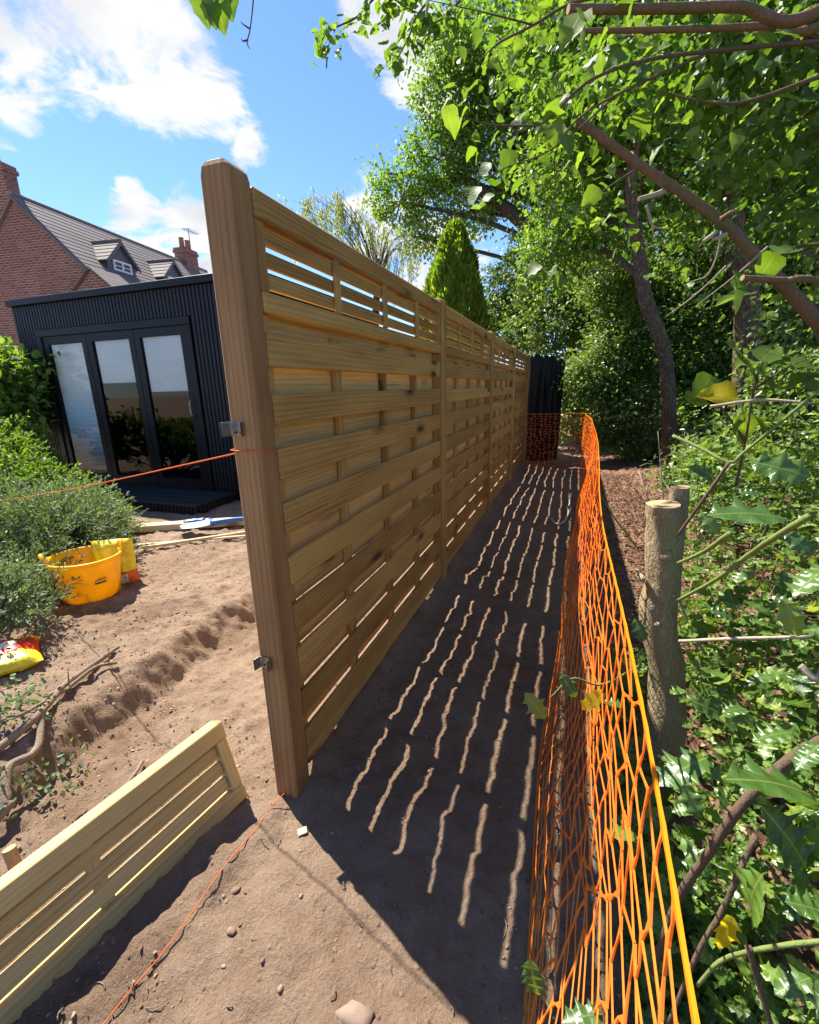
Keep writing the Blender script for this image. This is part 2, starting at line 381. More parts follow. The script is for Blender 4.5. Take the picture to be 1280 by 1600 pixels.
def mat_brick():
    m, nt = newmat('brick'); t = NT(nt); v = t.uv()
    b = t.new('ShaderNodeTexBrick'); t.put(b.inputs['Vector'], v); b.inputs['Scale'].default_value = 1
    b.inputs['Brick Width'].default_value = .225; b.inputs['Row Height'].default_value = .075; b.inputs['Mortar Size'].default_value = .010
    b.inputs['Color1'].default_value = (.165, .058, .040, 1); b.inputs['Color2'].default_value = (.27, .118, .085, 1); b.inputs['Mortar'].default_value = (.36, .30, .25, 1)
    b.inputs['Bias'].default_value = -.1
    n = t.noise(v, 1.1, 5, .6); n2 = t.noise(t.mapping(v, (4.4, 13.3, 1)), 1, 2, .5)
    c = t.mix(t.rng(n, .4, .7, 0, .5), b.outputs['Color'], (.20, .095, .075))
    c = t.mix(t.rng(n2, .52, .7, 0, .55), c, (.13, .06, .05))
    t.out(t.pbsdf(c, .9, t.bump(b.outputs['Fac'], -.4, .01), spec=.2))
    m, nt = newmat('roof_tile'); t = NT(nt); p = t.obj()
    r = t.orand()
    n = t.noise(t.mapping(p, (6, 3.2, 6)), 1, 5, .6)
    w = t.new('ShaderNodeTexWave', bands_direction='Y'); t.put(w.inputs['Vector'], p); w.inputs['Scale'].default_value = 1.05
    c = t.mix(t.math('ADD', t.math('MULTIPLY', n, .7), t.math('MULTIPLY', r, .3)), (.12, .095, .082), (.27, .22, .19))
    joint = t.rng(w.outputs['Fac'], 0, .06, .6, 0)
    c = t.mix(joint, c, (.03, .025, .022))
    t.out(t.pbsdf(c, .8, t.bump(n, .3, .01), spec=.3))
mat_brick()
def mat_glass():
    m, nt = newmat('glass'); t = NT(nt)
    tr = t.new('ShaderNodeBsdfTransparent'); tr.inputs[0].default_value = (.93, .95, .95, 1)
    gl = t.new('ShaderNodeBsdfGlossy'); gl.inputs['Roughness'].default_value = .01
    lw = t.new('ShaderNodeFresnel'); lw.inputs['IOR'].default_value = 1.5
    mx = t.new('ShaderNodeMixShader'); t.l.new(lw.outputs[0], mx.inputs[0])
    t.l.new(tr.outputs[0], mx.inputs[1]); t.l.new(gl.outputs[0], mx.inputs[2]); t.out(mx.outputs[0])
mat_glass()

# ---------------------------------------------------------------- object helpers
WM = {}
def place(o, parent=None, mw=None):
    mw = mw if mw is not None else Matrix.Identity(4)
    col.objects.link(o)
    if parent is not None:
        o.parent = parent; o.matrix_parent_inverse = WM[parent].inverted()
    o.matrix_basis = mw; WM[o] = mw.copy()
    return o
def tag(o, label=None, cat=None, group=None, kind=None):
    if label: o['label'] = label
    if cat: o['category'] = cat
    if group: o['group'] = group
    if kind: o['kind'] = kind
    return o
def thing(name, loc, label, cat, group=None):
    o = bpy.data.objects.new(name, None); o.empty_display_size = .1
    place(o, None, Matrix.Translation(Vector(tuple(loc))))
    return tag(o, label, cat, group)
def mk_mesh(name, V, F, mat, smooth=False, uv=None):
    """V (n,3); F list of faces or an (m,k) array"""
    me = bpy.data.meshes.new(name); V = np.asarray(V, np.float32)
    if isinstance(F, np.ndarray):
        k = F.shape[1]; m = F.shape[0]
        me.vertices.add(len(V)); me.vertices.foreach_set('co', V.ravel())
        me.loops.add(m*k); me.loops.foreach_set('vertex_index', F.astype(np.int32).ravel())
        me.polygons.add(m); me.polygons.foreach_set('loop_start', np.arange(0, m*k, k, dtype=np.int32))
        me.update(calc_edges=True)
        if uv is not None:
            l = me.uv_layers.new(name='UVMap'); l.data.foreach_set('uv', np.asarray(uv, np.float32)[F.ravel()].ravel())
    else:
        me.from_pydata([tuple(map(float, v)) for v in V], [], [tuple(f) for f in F])
        if uv is not None:
            l = me.uv_layers.new(name='UVMap')
            idx = np.zeros(len(me.loops), np.int32); me.loops.foreach_get('vertex_index', idx)
            l.data.foreach_set('uv', np.asarray(uv, np.float32)[idx].ravel())
        me.update()
    me.polygons.foreach_set('use_smooth', np.full(len(me.polygons), smooth))
    if mat: me.materials.append(MATS[mat])
    return me
def add(name, V, F, mat, parent=None, smooth=False, uv=None, origin=None, mw=None):
    V = np.asarray(V, float)
    if origin is not None:
        V = V - np.asarray(origin); mw = Matrix.Translation(Vector(tuple(origin)))
    return place(bpy.data.objects.new(name, mk_mesh(name, V, F, mat, smooth, uv)), parent, mw)
_pl = {}
def box_data(L, W, T, c):
    key = (round(L, 4), round(W, 4), round(T, 4), round(c, 4))
    a, b, d = L/2, W/2, T/2
    V = []; 
    for sx in (-1, 1):
        for sy in (-1, 1):
            for sz in (-1, 1):
                V += [(sx*(a-c), sy*b - sy*c, sz*d), (sx*(a-c), sy*b, sz*(d-c)), (sx*a, sy*(b-c), sz*(d-c))]
    def i(sx, sy, sz, k): return ((sx > 0)*4+(sy > 0)*2+(sz > 0))*3+k
    F = []
    for s in (-1, 1):
        f = [i(-1, -1, s, 0), i(1, -1, s, 0), i(1, 1, s, 0), i(-1, 1, s, 0)]; F.append(f if s > 0 else f[::-1])
        f = [i(-1, s, -1, 1), i(-1, s, 1, 1), i(1, s, 1, 1), i(1, s, -1, 1)]; F.append(f if s > 0 else f[::-1])
        f = [i(s, -1, -1, 2), i(s, 1, -1, 2), i(s, 1, 1, 2), i(s, -1, 1, 2)]; F.append(f if s > 0 else f[::-1])
    for s1 in (-1, 1):
        for s2 in (-1, 1):
            f = [i(-1, s1, s2, 0), i(1, s1, s2, 0), i(1, s1, s2, 1), i(-1, s1, s2, 1)]; F.append(f if s1*s2 < 0 else f[::-1])
            f = [i(s1, -1, s2, 0), i(s1, 1, s2, 0), i(s1, 1, s2, 2), i(s1, -1, s2, 2)]; F.append(f if s1*s2 > 0 else f[::-1])
            f = [i(s1, s2, -1, 1), i(s1, s2, 1, 1), i(s1, s2, 1, 2), i(s1, s2, -1, 2)]; F.append(f if s1*s2 < 0 else f[::-1])
            for s3 in (-1, 1):
                f = [i(s1, s2, s3, 0), i(s1, s2, s3, 1), i(s1, s2, s3, 2)]; F.append(f if s1*s2*s3 < 0 else f[::-1])
    return key, V, F
def plank(name, center, dims, mat, parent=None, l=(1, 0, 0), w=(0, 1, 0), ch=.002):
    """chamfered bar; dims along l, w, l x w. Alike bars share one mesh."""
    key, V, F = box_data(*dims, ch); key = key+(mat, name)
    if key not in _pl: _pl[key] = mk_mesh(name, V, F, mat)
    l = Vector(l).normalized(); w = Vector(w); w = (w - l*w.dot(l)).normalized(); t = l.cross(w)
    mw = Matrix(((l.x, w.x, t.x, center[0]), (l.y, w.y, t.y, center[1]), (l.z, w.z, t.z, center[2]), (0, 0, 0, 1)))
    return place(bpy.data.objects.new(name, _pl[key]), parent, mw)
def bx(name, x0, x1, y0, y1, z0, z1, mat, parent=None, ch=.002, axis=None, mw=None):
    d = [x1-x0, y1-y0, z1-z0]; ax = axis if axis is not None else int(np.argmax(d))
    l, w = {0: ((1, 0, 0), (0, 1, 0)), 1: ((0, 1, 0), (0, 0, 1)), 2: ((0, 0, 1), (1, 0, 0))}[ax]
    dd = {0: (d[0], d[1], d[2]), 1: (d[1], d[2], d[0]), 2: (d[2], d[0], d[1])}[ax]
    c = Vector(((x0+x1)/2, (y0+y1)/2, (z0+z1)/2))
    if mw is not None:
        c = mw @ c; R3 = mw.to_3x3(); l = R3 @ Vector(l); w = R3 @ Vector(w)
    return plank(name, c, dd, mat, parent, l, w, min(ch, min(dd)*.3))
def spline(pts, n):
    pts = np.asarray(pts, float)
    if len(pts) == 2: return pts[0]+(pts[1]-pts[0])*np.linspace(0, 1, n)[:, None]
    q = np.vstack([2*pts[0]-pts[1], pts, 2*pts[-1]-pts[-2]]); out = []
    ts = np.linspace(0, len(pts)-1, n)
    for t in ts:
        i = min(int(t), len(pts)-2); f = t-i
        a, b, c, d = q[i:i+4]
        out.append(.5*((2*b)+(-a+c)*f+(2*a-5*b+4*c-d)*f*f+(-a+3*b-3*c+d)*f**3))
    return np.array(out)
def tube(pts, rad, sides=8, n=None, rough=0.0, seed=0, cap=True):
    pts = np.asarray(pts, float); k = len(pts)
    n = n or max(2, (k-1)*5+1)
    rad = np.broadcast_to(np.asarray(rad, float), (k,)) if np.ndim(rad) else np.full(k, float(rad))
    c = spline(pts, n); r = np.interp(np.linspace(0, k-1, n), np.arange(k), rad)
    tg = np.gradient(c, axis=0); tg /= np.linalg.norm(tg, axis=1)[:, None]+1e-9
    ref = A(0, 0, 1) if abs(tg[0][2]) < .8 else A(1, 0, 0)
    u = np.cross(tg[0], ref); u /= np.linalg.norm(u); V = []; rs = np.random.default_rng(seed)
    for i in range(n):
        u = u - tg[i]*(u@tg[i]); u /= np.linalg.norm(u); v = np.cross(tg[i], u)
        for j in range(sides):
            a = 2*PI*j/sides; rr = r[i]*(1+rough*rs.normal())
            V.append(c[i]+rr*(math.cos(a)*u+math.sin(a)*v))
    F = [(i*sides+j, i*sides+(j+1) % sides, (i+1)*sides+(j+1) % sides, (i+1)*sides+j) for i in range(n-1) for j in range(sides)]
    if cap:
        F.append(tuple(range(sides))[::-1]); F.append(tuple((n-1)*sides+j for j in range(sides)))
    return V, F
class MB:
    def __init__(s): s.V = []; s.F = []
    def add(s, V, F):
        o = len(s.V); s.V += list(V); s.F += [tuple(i+o for i in f) for f in F]; return s
    def box(s, x0, x1, y0, y1, z0, z1):
        return s.add([(x0, y0, z0), (x1, y0, z0), (x1, y1, z0), (x0, y1, z0), (x0, y0, z1), (x1, y0, z1), (x1, y1, z1), (x0, y1, z1)],
                     [(3, 2, 1, 0), (4, 5, 6, 7), (0, 1, 5, 4), (1, 2, 6, 5), (2, 3, 7, 6), (3, 0, 4, 7)])

# ---------------------------------------------------------------- ground
def bank_edge(y):
    return -1.08 + .10*fbm(np.asarray(y)*1.3, np.asarray(y)*0+3.3, 4, 21)*2
def height(x, y):
    x = np.asarray(x, float); y = np.asarray(y, float)
    e = bank_edge(y) + .08*fbm(x*3.1+y*1.3, y*2.3, 4, 77)+.02*fbm(x*19, y*19, 2, 78)
    b = sstep(0.13, -.03, x-e)*.128+.025*sstep(-1.1, -1.9, x)                       # dug bank on the garden side
    b = b - .022*np.exp(-((x-e-.22)/.14)**2)              # scraped trough at its foot
    b = b + .066*np.exp(-(np.abs(x+.075)/.105)**3)*sstep(.0, .10, y)*sstep(8.5, 7.5, y)   # soil drawn up against the garden side of the fence
    right = .34*sstep(1.5, 3.4, x)+.5*sstep(4, 14, x)
    near = sstep(30, 6, np.hypot(x, y))
    path = sstep(.02, .15, x)*sstep(1.2, .95, x)
    amp = .95+.25*sstep(.05, -.25, x)
    n = .055*fbm(x*1.5, y*1.5, 3, 1)+amp*(.040*fbm(x*5, y*5, 3, 5)+.030*fbm(x*17, y*17, 3, 9)+.020*np.abs(fbm(x*34, y*34, 2, 19)))
    crumb = np.clip(fbm(x*26, y*26, 2, 31)-.06, 0, 1)*.040*sstep(.1, -.2, x)*sstep(-.05, .1, fbm(x*1.1, y*1.1, 2, 63))
    n = n+crumb+.012*np.abs(fbm(x*9, y*9, 3, 12))
    # spoil ridge along the string line from the end post
    dl = (x+.02)-( (y+.10)*.20 )
    ridge = .03*np.exp(-((dl+.01)/.05)**2)*sstep(0, -.2, y)*(1+1.4*fbm(x*8, y*8, 3, 15))
    # boot treads near the bank
    tx, ty = x+.62, y-.10
    u = tx*.80+ty*.6; v = -tx*.6+ty*.80
    tread = .010*np.sin(u*170)*np.exp(-(u/.10)**2-(v/.05)**2)-.010*np.exp(-(u/.12)**2-(v/.06)**2)
    tx, ty = x-.50, y+.66
    tread = tread+.007*np.sign(np.sin(tx*210))*np.exp(-(tx/.06)**4-(ty/.03)**4)
    return (b+right+(n+ridge+tread)*(.25+.75*near))
def axis_lines(lo, hi, step, far, g=1.22):
    c = list(np.arange(lo, hi+1e-6, step)); s = step; a = hi
    up = []
    while a < far: s *= g; a += s; up.append(a)
    s = step; a = lo; dn = []
    while a > -far: s *= g; a -= s; dn.append(a)
    return np.array(dn[::-1]+c+up)
gx = axis_lines(-2.7, 1.4, .0128, 260, 1.11); gy = axis_lines(-.9, 2.0, .0115, 260, 1.062)
XX, YY = np.meshgrid(gx, gy); ZZ = height(XX, YY)
nx, ny = len(gx), len(gy)
ii = (np.arange(ny-1)[:, None]*nx+np.arange(nx-1)[None, :]).ravel()
gF = np.stack([ii, ii+1, ii+1+nx, ii+nx], 1)
o = add('ground', np.stack([XX.ravel(), YY.ravel(), ZZ.ravel()], 1), gF, 'soil', smooth=True); tag(o, kind='structure')
def gz(x, y): return float(height(np.array([x]), np.array([y]))[0])
def onG(x, y, it=4):
    z = 0.0
    for _ in range(it): q = G(x, y, z); z = gz(q[0], q[1])
    return A(q[0], q[1], z)

# ---------------------------------------------------------------- fence
S = 1.93; PT = .0      # panel front face is x = 0; depth to x = -0.062
fence = thing('wooden_fence', (0, 0, 0), 'tall slatted timber fence with trellis top running along the dug soil strip', 'fence')
FB = [(1.484, 1.580), (1.315, 1.406), (1.148, 1.245), (.968, 1.073), (.795, .896), (.617, .724), (.454, .557), (.283, .386), (.124, .222)]
def fence_panel(y0, first=False):
    W = 1.83; fr = bx('panel_rail', -.046, -.001, y0, y0+W, .070, .122, 'fence_wood', fence, .004)   # bottom rail carries the panel
    def sub(n, *a, **k):
        return bx(n, *a, 'fence_wood', fr, **k)
    for ys in (y0, y0+W-.042): sub('panel_stile', -.0445, -.0165, ys, ys+.042, .124, 1.628)
    for q in (.25, .5, .75):
        yc = y0+W*q; sub('batten', -.0438, -.0172, yc-.018, yc+.018, .124, 1.60)
    for a, b in FB:
        j = random.uniform(-.003, .003)
        sub('board', -.016, 0+random.uniform(-.001, .001), y0+.002, y0+W-.002, a+j, b+j, ch=.003)
    tops = FB+[(0.06, .105)]
    for k in range(len(FB)-1):
        j = random.uniform(-.003, .004); lo = FB[k+1][1]-.029; hi = FB[k][0]+.0295
        bx('back_board', -.062, -.046, y0+.002, y0+W-.002, lo+j, hi+j, 'fence_wood_bounce', fr, .003)
    bx('back_board', -.062, -.046, y0+.002, y0+W-.002, 1.560, 1.640, 'fence_wood_bounce', fr, .003)
    # trellis top
    sub('trellis_rail', -.055, .004, y0, y0+W, 1.631, 1.685, ch=.005)
    sub('trellis_rail', -.055, .004, y0, y0+W, 1.868, 1.940, ch=.006)
    for ys in (y0+.001, y0+W-.041): sub('trellis_stile', -.047, -.003, ys, ys+.040, 1.686, 1.867)
    for q in (.25, .5, .75):
        yc = y0+W*q; sub('trellis_batten', -.012, .002, yc-.018, yc+.018, 1.686, 1.867)
    for k in range(3):
        z = 1.700+k*.0575; sub('trellis_slat', -.032, -.0135, y0+.042, y0+W-.042, z, z+.041, ch=.004)
for k in range(4): fence_panel(S*k)
def post_mesh(h, w, dpt, crown=.035):
    # square post with weathered (rounded) head, chamfered arrises; local x up
    prof = []
    c = .009
    sec = lambda sx, sy: [(-sx+c, -sy), (sx-c, -sy), (sx, -sy+c), (sx, sy-c), (sx-c, sy), (-sx+c, sy), (-sx, sy-c), (-sx, -sy+c)]
    rings = [(-.25, 1, 1), (h*.35, 1, 1), (h*.7, 1, 1), (h-crown, 1, 1), (h-crown*.45, .90, .95), (h-crown*.12, .66, .84), (h, .36, .70)]
    V = []; F = []
    for (x, a, b) in rings:
        for (p, q) in sec(w/2, dpt/2): V.append((x, p*a, q*b))
    for r in range(len(rings)-1):
        for j in range(8): F.append((r*8+j, r*8+(j+1) % 8, (r+1)*8+(j+1) % 8, (r+1)*8+j))
    F.append(tuple((len(rings)-1)*8+j for j in range(8))); F.append(tuple(range(8))[::-1])
    return V, F
UPM = Matrix(((0, 0, 1, 0), (0, 1, 0, 0), (1, 0, 0, 0), (0, 0, 0, 1)))   # local x -> world z, local z -> world x
def UP(x, y, z=0, rz=0):
    R_ = Matrix(((0, -1, 0, 0), (0, 0, -1, 0), (1, 0, 0, 0), (0, 0, 0, 1)))
    return Matrix.Translation((x, y, z)) @ Matrix.Rotation(rz, 4, 'Z') @ R_
V_, F_ = post_mesh(1.975, .092, .092); end_me = mk_mesh('end_post', V_, F_, 'post_wood')
V_, F_ = post_mesh(1.965, .088, .096); mid_me = mk_mesh('post', V_, F_, 'fence_wood')
end_post = place(bpy.data.objects.new('end_post', end_me), fence, UP(-.044, -.0475))
for k in range(1, 5):
    place(bpy.data.objects.new('post', mid_me), fence, UP(-.026+.018*(k == 4), S*k-.05))
# galvanised clips screwed to the end post
for (pz, nm) in ((1.313, 0), (.553, 1)):
    xc = -.058; y = -.0935
    pr = [(-.020, -.052), (-.018, -.003), (-.012, 0), (.014, 0), (.020, -.004), (.023, -.020)]
    if nm: pr = [(-.024, -.034), (-.020, -.004), (-.012, 0), (.010, -.002), (.018, -.010), (.016, -.030)]
    mb = MB(); hgt = .040
    prv = [A(xc+p*1.15-(.006 if not nm else 0), y+q*.75, 0) for p, q in pr]
    V = []; F = []
    for zz in (pz-hgt/2, pz+hgt/2):
        for th in (0, -.0028):
            for i, q in enumerate(prv): V.append((q[0]+(th if i in (0, 1) else 0), q[1]+th, zz))
    n = len(prv)
    for i in range(n-1):
        a, b, c, d = i, i+1, 2*n+i+1, 2*n+i; F.append((a, b, c, d)); F.append((n+i+1, n+i, 3*n+i, 3*n+i+1))
        F.append((2*n+i, 2*n+i+1, 3*n+i+1, 3*n+i)); F.append((i+1, i, n+i, n+i+1))
    br = add('bracket', V, F, 'steel', end_post)
    for sx in (-.008, .009):
        V, F = tube([(xc+sx, y-.001, pz-.010), (xc+sx, y-.0055, pz-.010)], .0035, 8, 2); add('screw', V, F, 'screw_dark', br)

# ---------------------------------------------------------------- loose trellis panel on the ground
b0 = onG(381, 1243); b1 = onG(0, 1600)
ld = b1-b0; ld[2] = 0; ld /= np.linalg.norm(ld)
up_t = A(-.09, .0, .30); up_t = up_t - ld*(up_t@ld); up_t /= np.linalg.norm(up_t)
nrm_t = np.cross(ld, up_t)
TL, TH = 1.83, .305
b0 = b0 + A(0, 0, .004)
tp = thing('trellis_panel', b0, 'loose new yellow timber trellis panel propped on its edge over the soil', 'trellis')
def tpl(name, s0, s1, h0, h1, t0, t1, horiz=True):
    c = b0+ld*(s0+s1)/2+up_t*(h0+h1)/2+nrm_t*(t0+t1)/2
    if horiz: return plank(name, c, (s1-s0, h1-h0, t1-t0), 'new_wood', tp, ld, up_t, .004)
    return plank(name, c, (h1-h0, s1-s0, t1-t0), 'new_wood', tp, up_t, ld, .003)
tpl('rail', 0, TL, 0, .052, -.028, .028); tpl('rail', 0, TL, TH-.062, TH, -.028, .028)
for s in (.001, TL-.041): tpl('stile', s, s+.040, .0525, TH-.0625, -.022, .022, False)
for k in range(1, 4): tpl('batten', TL*k/4-.018, TL*k/4+.018, .0525, TH-.0625, -.008, .012, False)
for k in range(3): tpl('slat', .042, TL-.042, 0.0655+k*.0605, 0.0655+k*.0605+.0455, -.010, .014)

# ---------------------------------------------------------------- garden room
z0 = .15; FY = 3.15; RX0, RX1 = -6.19, -2.35; RT = 2.64
gr = thing('garden_room', ((RX0+RX1)/2, FY, z0), 'black slatted flat roofed garden room with three glazed doors and white blinds', 'garden room')
DX0, DX1, DZ0, DZ1 = -5.78, -3.32, .27, 2.215
mb = MB(); D = 3.2; w = .10
mb.box(RX0, DX0, FY+.03, FY+.03+w, z0-.1, RT-.08); mb.box(DX1, RX1, FY+.03, FY+.03+w, z0-.1, RT-.08)
mb.box(DX0+.001, DX1-.001, FY+.032, FY+.03+w, DZ1, RT-.081); mb.box(DX0+.001, DX1-.001, FY+.034, FY+.028+w, z0-.1, DZ0)
mb.box(RX0, RX0+w, FY+.03+w, FY+D, z0-.1, RT-.082); mb.box(RX1-w, RX1, FY+.03+w, FY+D, z0-.1, RT-.082)
mb.box(RX0+w, RX1-w, FY+D-w, FY+D-.002, z0-.1, RT-.083)
wall = add('wall', mb.V, mb.F, 'black_cladding', gr)
bx('floor', RX0+w, RX1-w, FY+.03+w, FY+D-w, DZ0-.04, DZ0-.012, 'room_dark', gr)
roof = bx('roof', RX0-.03, RX1+.03, FY-.045, FY+D+.03, RT-.078, RT, 'black_frame', gr, .004)
pitch = .0545; nsl = int((RX1-RX0)/pitch)
for i in range(nsl+1):
    xc = RX0+.02+i*pitch
    if xc+.02 > RX1: break
    if DX0-.05 < xc < DX1+.05: bx('cladding_slat', xc-.020, xc+.020, FY, FY+.029, DZ1+.045, RT-.079, 'black_cladding', wall, .003)
    else: bx('cladding_slat', xc-.020, xc+.020, FY, FY+.029, z0-.05, RT-.079, 'black_cladding', wall, .003)
yy = FY+.035
for i in range(int(D/pitch)-1):
    yc = yy+.03+i*pitch; bx('cladding_slat', RX1+.001, RX1+.028, yc-.02, yc+.02, z0-.05, RT-.079, 'black_cladding', wall, .003)
fr = bx('door_frame', DX0-.045, DX1+.045, FY-.012, FY+.07, DZ1-.045, DZ1+.042, 'black_frame', gr, .004)
bx('jamb', DX0-.045, DX0+.035, FY-.012, FY+.07, DZ0-.03, DZ1-.047, 'black_frame', fr, .004); bx('jamb', DX1-.035, DX1+.045, FY-.012, FY+.07, DZ0-.03, DZ1-.047, 'black_frame', fr, .004)
bx('threshold', DX0+.037, DX1-.037, FY-.010, FY+.07, DZ0-.03, DZ0+.025, 'black_frame', fr, .004)
lw = (DX1-DX0-.07)/3
for k in range(3):
    x0 = DX0+.035+lw*k+.004; x1 = x0+lw-.008; za, zb = DZ0+.028, DZ1-.049
    ya, yb = FY+.004, FY+.056
    st = .085
    mb = MB(); mb.box(x0, x0+st, ya, yb, za, zb); mb.box(x1-st, x1, ya, yb, za, zb)
    mb.box(x0+st, x1-st, ya+.001, yb-.001, za, za+.095); mb.box(x0+st, x1-st, ya+.001, yb-.001, zb-st-.01, zb)
    dr = add('door', mb.V, mb.F, 'black_frame', gr)
    gx0, gx1, gz0, gz1 = x0+st, x1-st, za+.095, zb-st-.01
    add('pane', [(gx0, ya+.020, gz0), (gx1, ya+.020, gz0), (gx1, ya+.020, gz1), (gx0, ya+.020, gz1)], [(0, 1, 2, 3)], 'glass', dr)
    bot = [.30, 1.42, 1.24][k]
    bz0 = DZ0+.13+(.02 if k == 0 else 0); bz0 = [.46, 1.57, 1.45][k]
    # pleated blind hung inside the glass
    nf = 60; V = []; F = []
    for i in range(nf+1):
        z = bz0+(gz1-bz0)*i/nf; yq = ya+.034+(.004 if i % 2 else 0)
        V += [(gx0+.008, yq, z), (gx1-.008, yq, z)]
    for i in range(nf): F.append((2*i, 2*i+1, 2*i+3, 2*i+2))
    bl = add('blind', V, F, 'blind', dr)
    bx('blind_bar', gx0+.006, gx1-.006, ya+.030, ya+.042, bz0-.018, bz0-.001, 'black_frame' if k else 'white_paint', bl)
    if k == 2:
        V, F = tube([(x1-.04, ya-.002, 1.15), (x1-.04, ya-.045, 1.17), (x1-.045, ya-.05, 1.26), (x1-.04, ya-.045, 1.33), (x1-.04, ya-.002, 1.35)], .008, 8); add('handle', V, F, 'steel', dr, True)
# decked step
SX0, SX1, SY0, SY1 = -5.6, -2.92, 2.50, 3.135
stp = add('step', *(lambda m: (m.V, m.F))(MB().box(SX0+.02, SX1-.02, SY0+.03, SY1, z0-.08, .235)), 'black_frame', gr)
for k in range(4):
    a = SY0-.012+k*.162; bx('deck_board', SX0, SX1, a, a+.155, .236, .262, 'black_deck', stp, .003)
for i in range(int((SX1-SX0)/pitch)):
    xc = SX0+.03+i*pitch; bx('cladding_slat', xc-.02, xc+.02, SY0+.004, SY0+.029, z0-.06, .234, 'black_cladding', stp, .003)
for i in range(int((SY1-SY0)/pitch)-1):
    yc = SY0+.06+i*pitch; bx('cladding_slat', SX1-.019, SX1+.006, yc-.02, yc+.02, z0-.06, .234, 'black_cladding', stp, .003)

# ---------------------------------------------------------------- brick house
HR = math.radians(9.1); H0 = A(-16.05, 10.0, 0)
HM = Matrix.Translation(Vector(tuple(H0))) @ Matrix.Rotation(HR, 4, 'Z')
hx, hy = A(math.cos(HR), math.sin(HR), 0), A(-math.sin(HR), math.cos(HR), 0)
house = bpy.data.objects.new('brick_house', None); place(house, None, HM)
tag(house, 'red brick gabled house with brown tiled roof, two dormers and chimneys', 'house')
def hadd(name, V, F, mat, parent=house, uv=None): return add(name, V, F, mat, parent, uv=uv, mw=HM)
def hloc(x, y, xl):      # pixel -> local point on plane local x = xl
    d = ray(x, y); t = (xl-(CAM-H0)@hx)/(d@hx); q = CAM+d*t-H0
    return A(q@hx, q@hy, q[2])
RZ = 7.50; EV = 2.95; HL = 9.8
def wallquad(pts, uvs): return np.array(pts, float), [tuple(range(len(pts)))], np.array(uvs, float)
g = [(-EV, 0, -.2), (EV, 0, -.2), (EV, 0, RZ-EV), (0, 0, RZ-.03), (-EV, 0, RZ-EV)]
V, F, u = wallquad(g, [(p[0], p[2]) for p in g]); hadd('gable_wall', V, F, 'brick', uv=u)
g = [(EV-.005, .002, -.2), (EV-.005, HL, -.2), (EV-.005, HL, RZ-EV), (EV-.005, .002, RZ-EV)]
V, F, u = wallquad(g, [(p[1], p[2]) for p in g]); hadd('side_wall', V, F, 'brick', uv=u)
g = [(-EV, HL, -.2), (-EV, HL, RZ-EV), (0, HL, RZ-.03), (EV, HL, RZ-EV), (EV, HL, -.2)]
V, F, u = wallquad(g, [(p[0], p[2]) for p in g]); hadd('gable_wall', V, F, 'brick', uv=u)
mb = MB()
for s in (1, -1):
    mb.add([(0, -.10, RZ-.01), (s*(EV+.2), -.10, RZ-EV-.21), (s*(EV+.2), HL+.1, RZ-EV-.21), (0, HL+.1, RZ-.01), (0, -.10, RZ-.09), (s*(EV+.2), -.10, RZ-EV-.29), (s*(EV+.2), HL+.1, RZ-EV-.29), (0, HL+.1, RZ-.09)],
           [(0, 1, 2, 3), (7, 6, 5, 4), (0, 4, 5, 1), (1, 5, 6, 2), (2, 6, 7, 3)])
hroof = hadd('roof', mb.V, mb.F, 'roof_tile')
nrow = 20; slope_l = (EV+.22)*math.sqrt(2); sq = math.sqrt(.5)
rk = {}
def tile_row(parent, y0, y1, x, z, s=1, step=.19, th=.045):
    L = y1-y0; c = HM @ Vector((x, (y0+y1)/2, z))
    l = HM.to_3x3() @ Vector((0, 1, 0)); wv = HM.to_3x3() @ Vector((s*math.cos(math.radians(42)), 0, -math.sin(math.radians(42))))
    return plank('tile_row', c, (L, step*1.12, th), 'roof_tile', parent, l, wv, .006)
stp_l = slope_l/nrow
for i in range(nrow):
    d_ = (i+.5)*stp_l
    tile_row(hroof, -.11, HL+.11, d_*sq+.028, RZ-d_*sq+.028, 1, stp_l)
V, F = tube([(0, -.12, RZ+.03), (0, HL+.12, RZ+.03)], .085, 10, 24); hadd('ridge', V, F, 'roof_tile', hroof)
# verge mortar/barge
V, F = MB().add([(0, -.13, RZ+.02), (EV+.2, -.13, RZ-EV-.18), (EV+.2, -.13, RZ-EV-.30), (0, -.13, RZ-.10), (0, -.102, RZ+.02), (EV+.2, -.102, RZ-EV-.18), (EV+.2, -.102, RZ-EV-.30), (0, -.102, RZ-.10)],
                [(0, 3, 2, 1), (0, 1, 5, 4), (3, 7, 6, 2), (1, 2, 6, 5)]).__dict__.values(); hadd('verge_board', V, F, 'lead_grey', hroof)
def chimney(x, y, wx, wy, zb, zt, pots):
    V = []; F = []; uv = []
    mbx = MB(); mbx.box(x-wx/2, x+wx/2, y-wy/2, y+wy/2, zb, zt-.22); mbx.box(x-wx/2-.05, x+wx/2+.05, y-wy/2-.05, y+wy/2+.05, zt-.219, zt-.10); mbx.box(x-wx/2-.02, x+wx/2+.02, y-wy/2-.02, y+wy/2+.02, zt-.099, zt)
    V = np.array(mbx.V); c = hadd('chimney', V, mbx.F, 'brick', hroof, uv=np.stack([V[:, 0]+V[:, 1], V[:, 2]], 1))
    for (px_, py_) in pots:
        V, F = tube([(px_, py_, zt-.005), (px_, py_, zt+.12), (px_, py_, zt+.42), (px_, py_, zt+.46)], [.14, .12, .105, .13], 12); hadd('chimney_pot', V, F, 'clay_pot', hroof)
chimney(-.52, .26, .62, .42, 6.3, 8.45, [(-.62, .26)])
fc = hloc(291, 400, .0)
chimney(.0, fc[1], .6, .9, 6.7, 8.15, [(0, fc[1]-.22), (0, fc[1]+.22)])
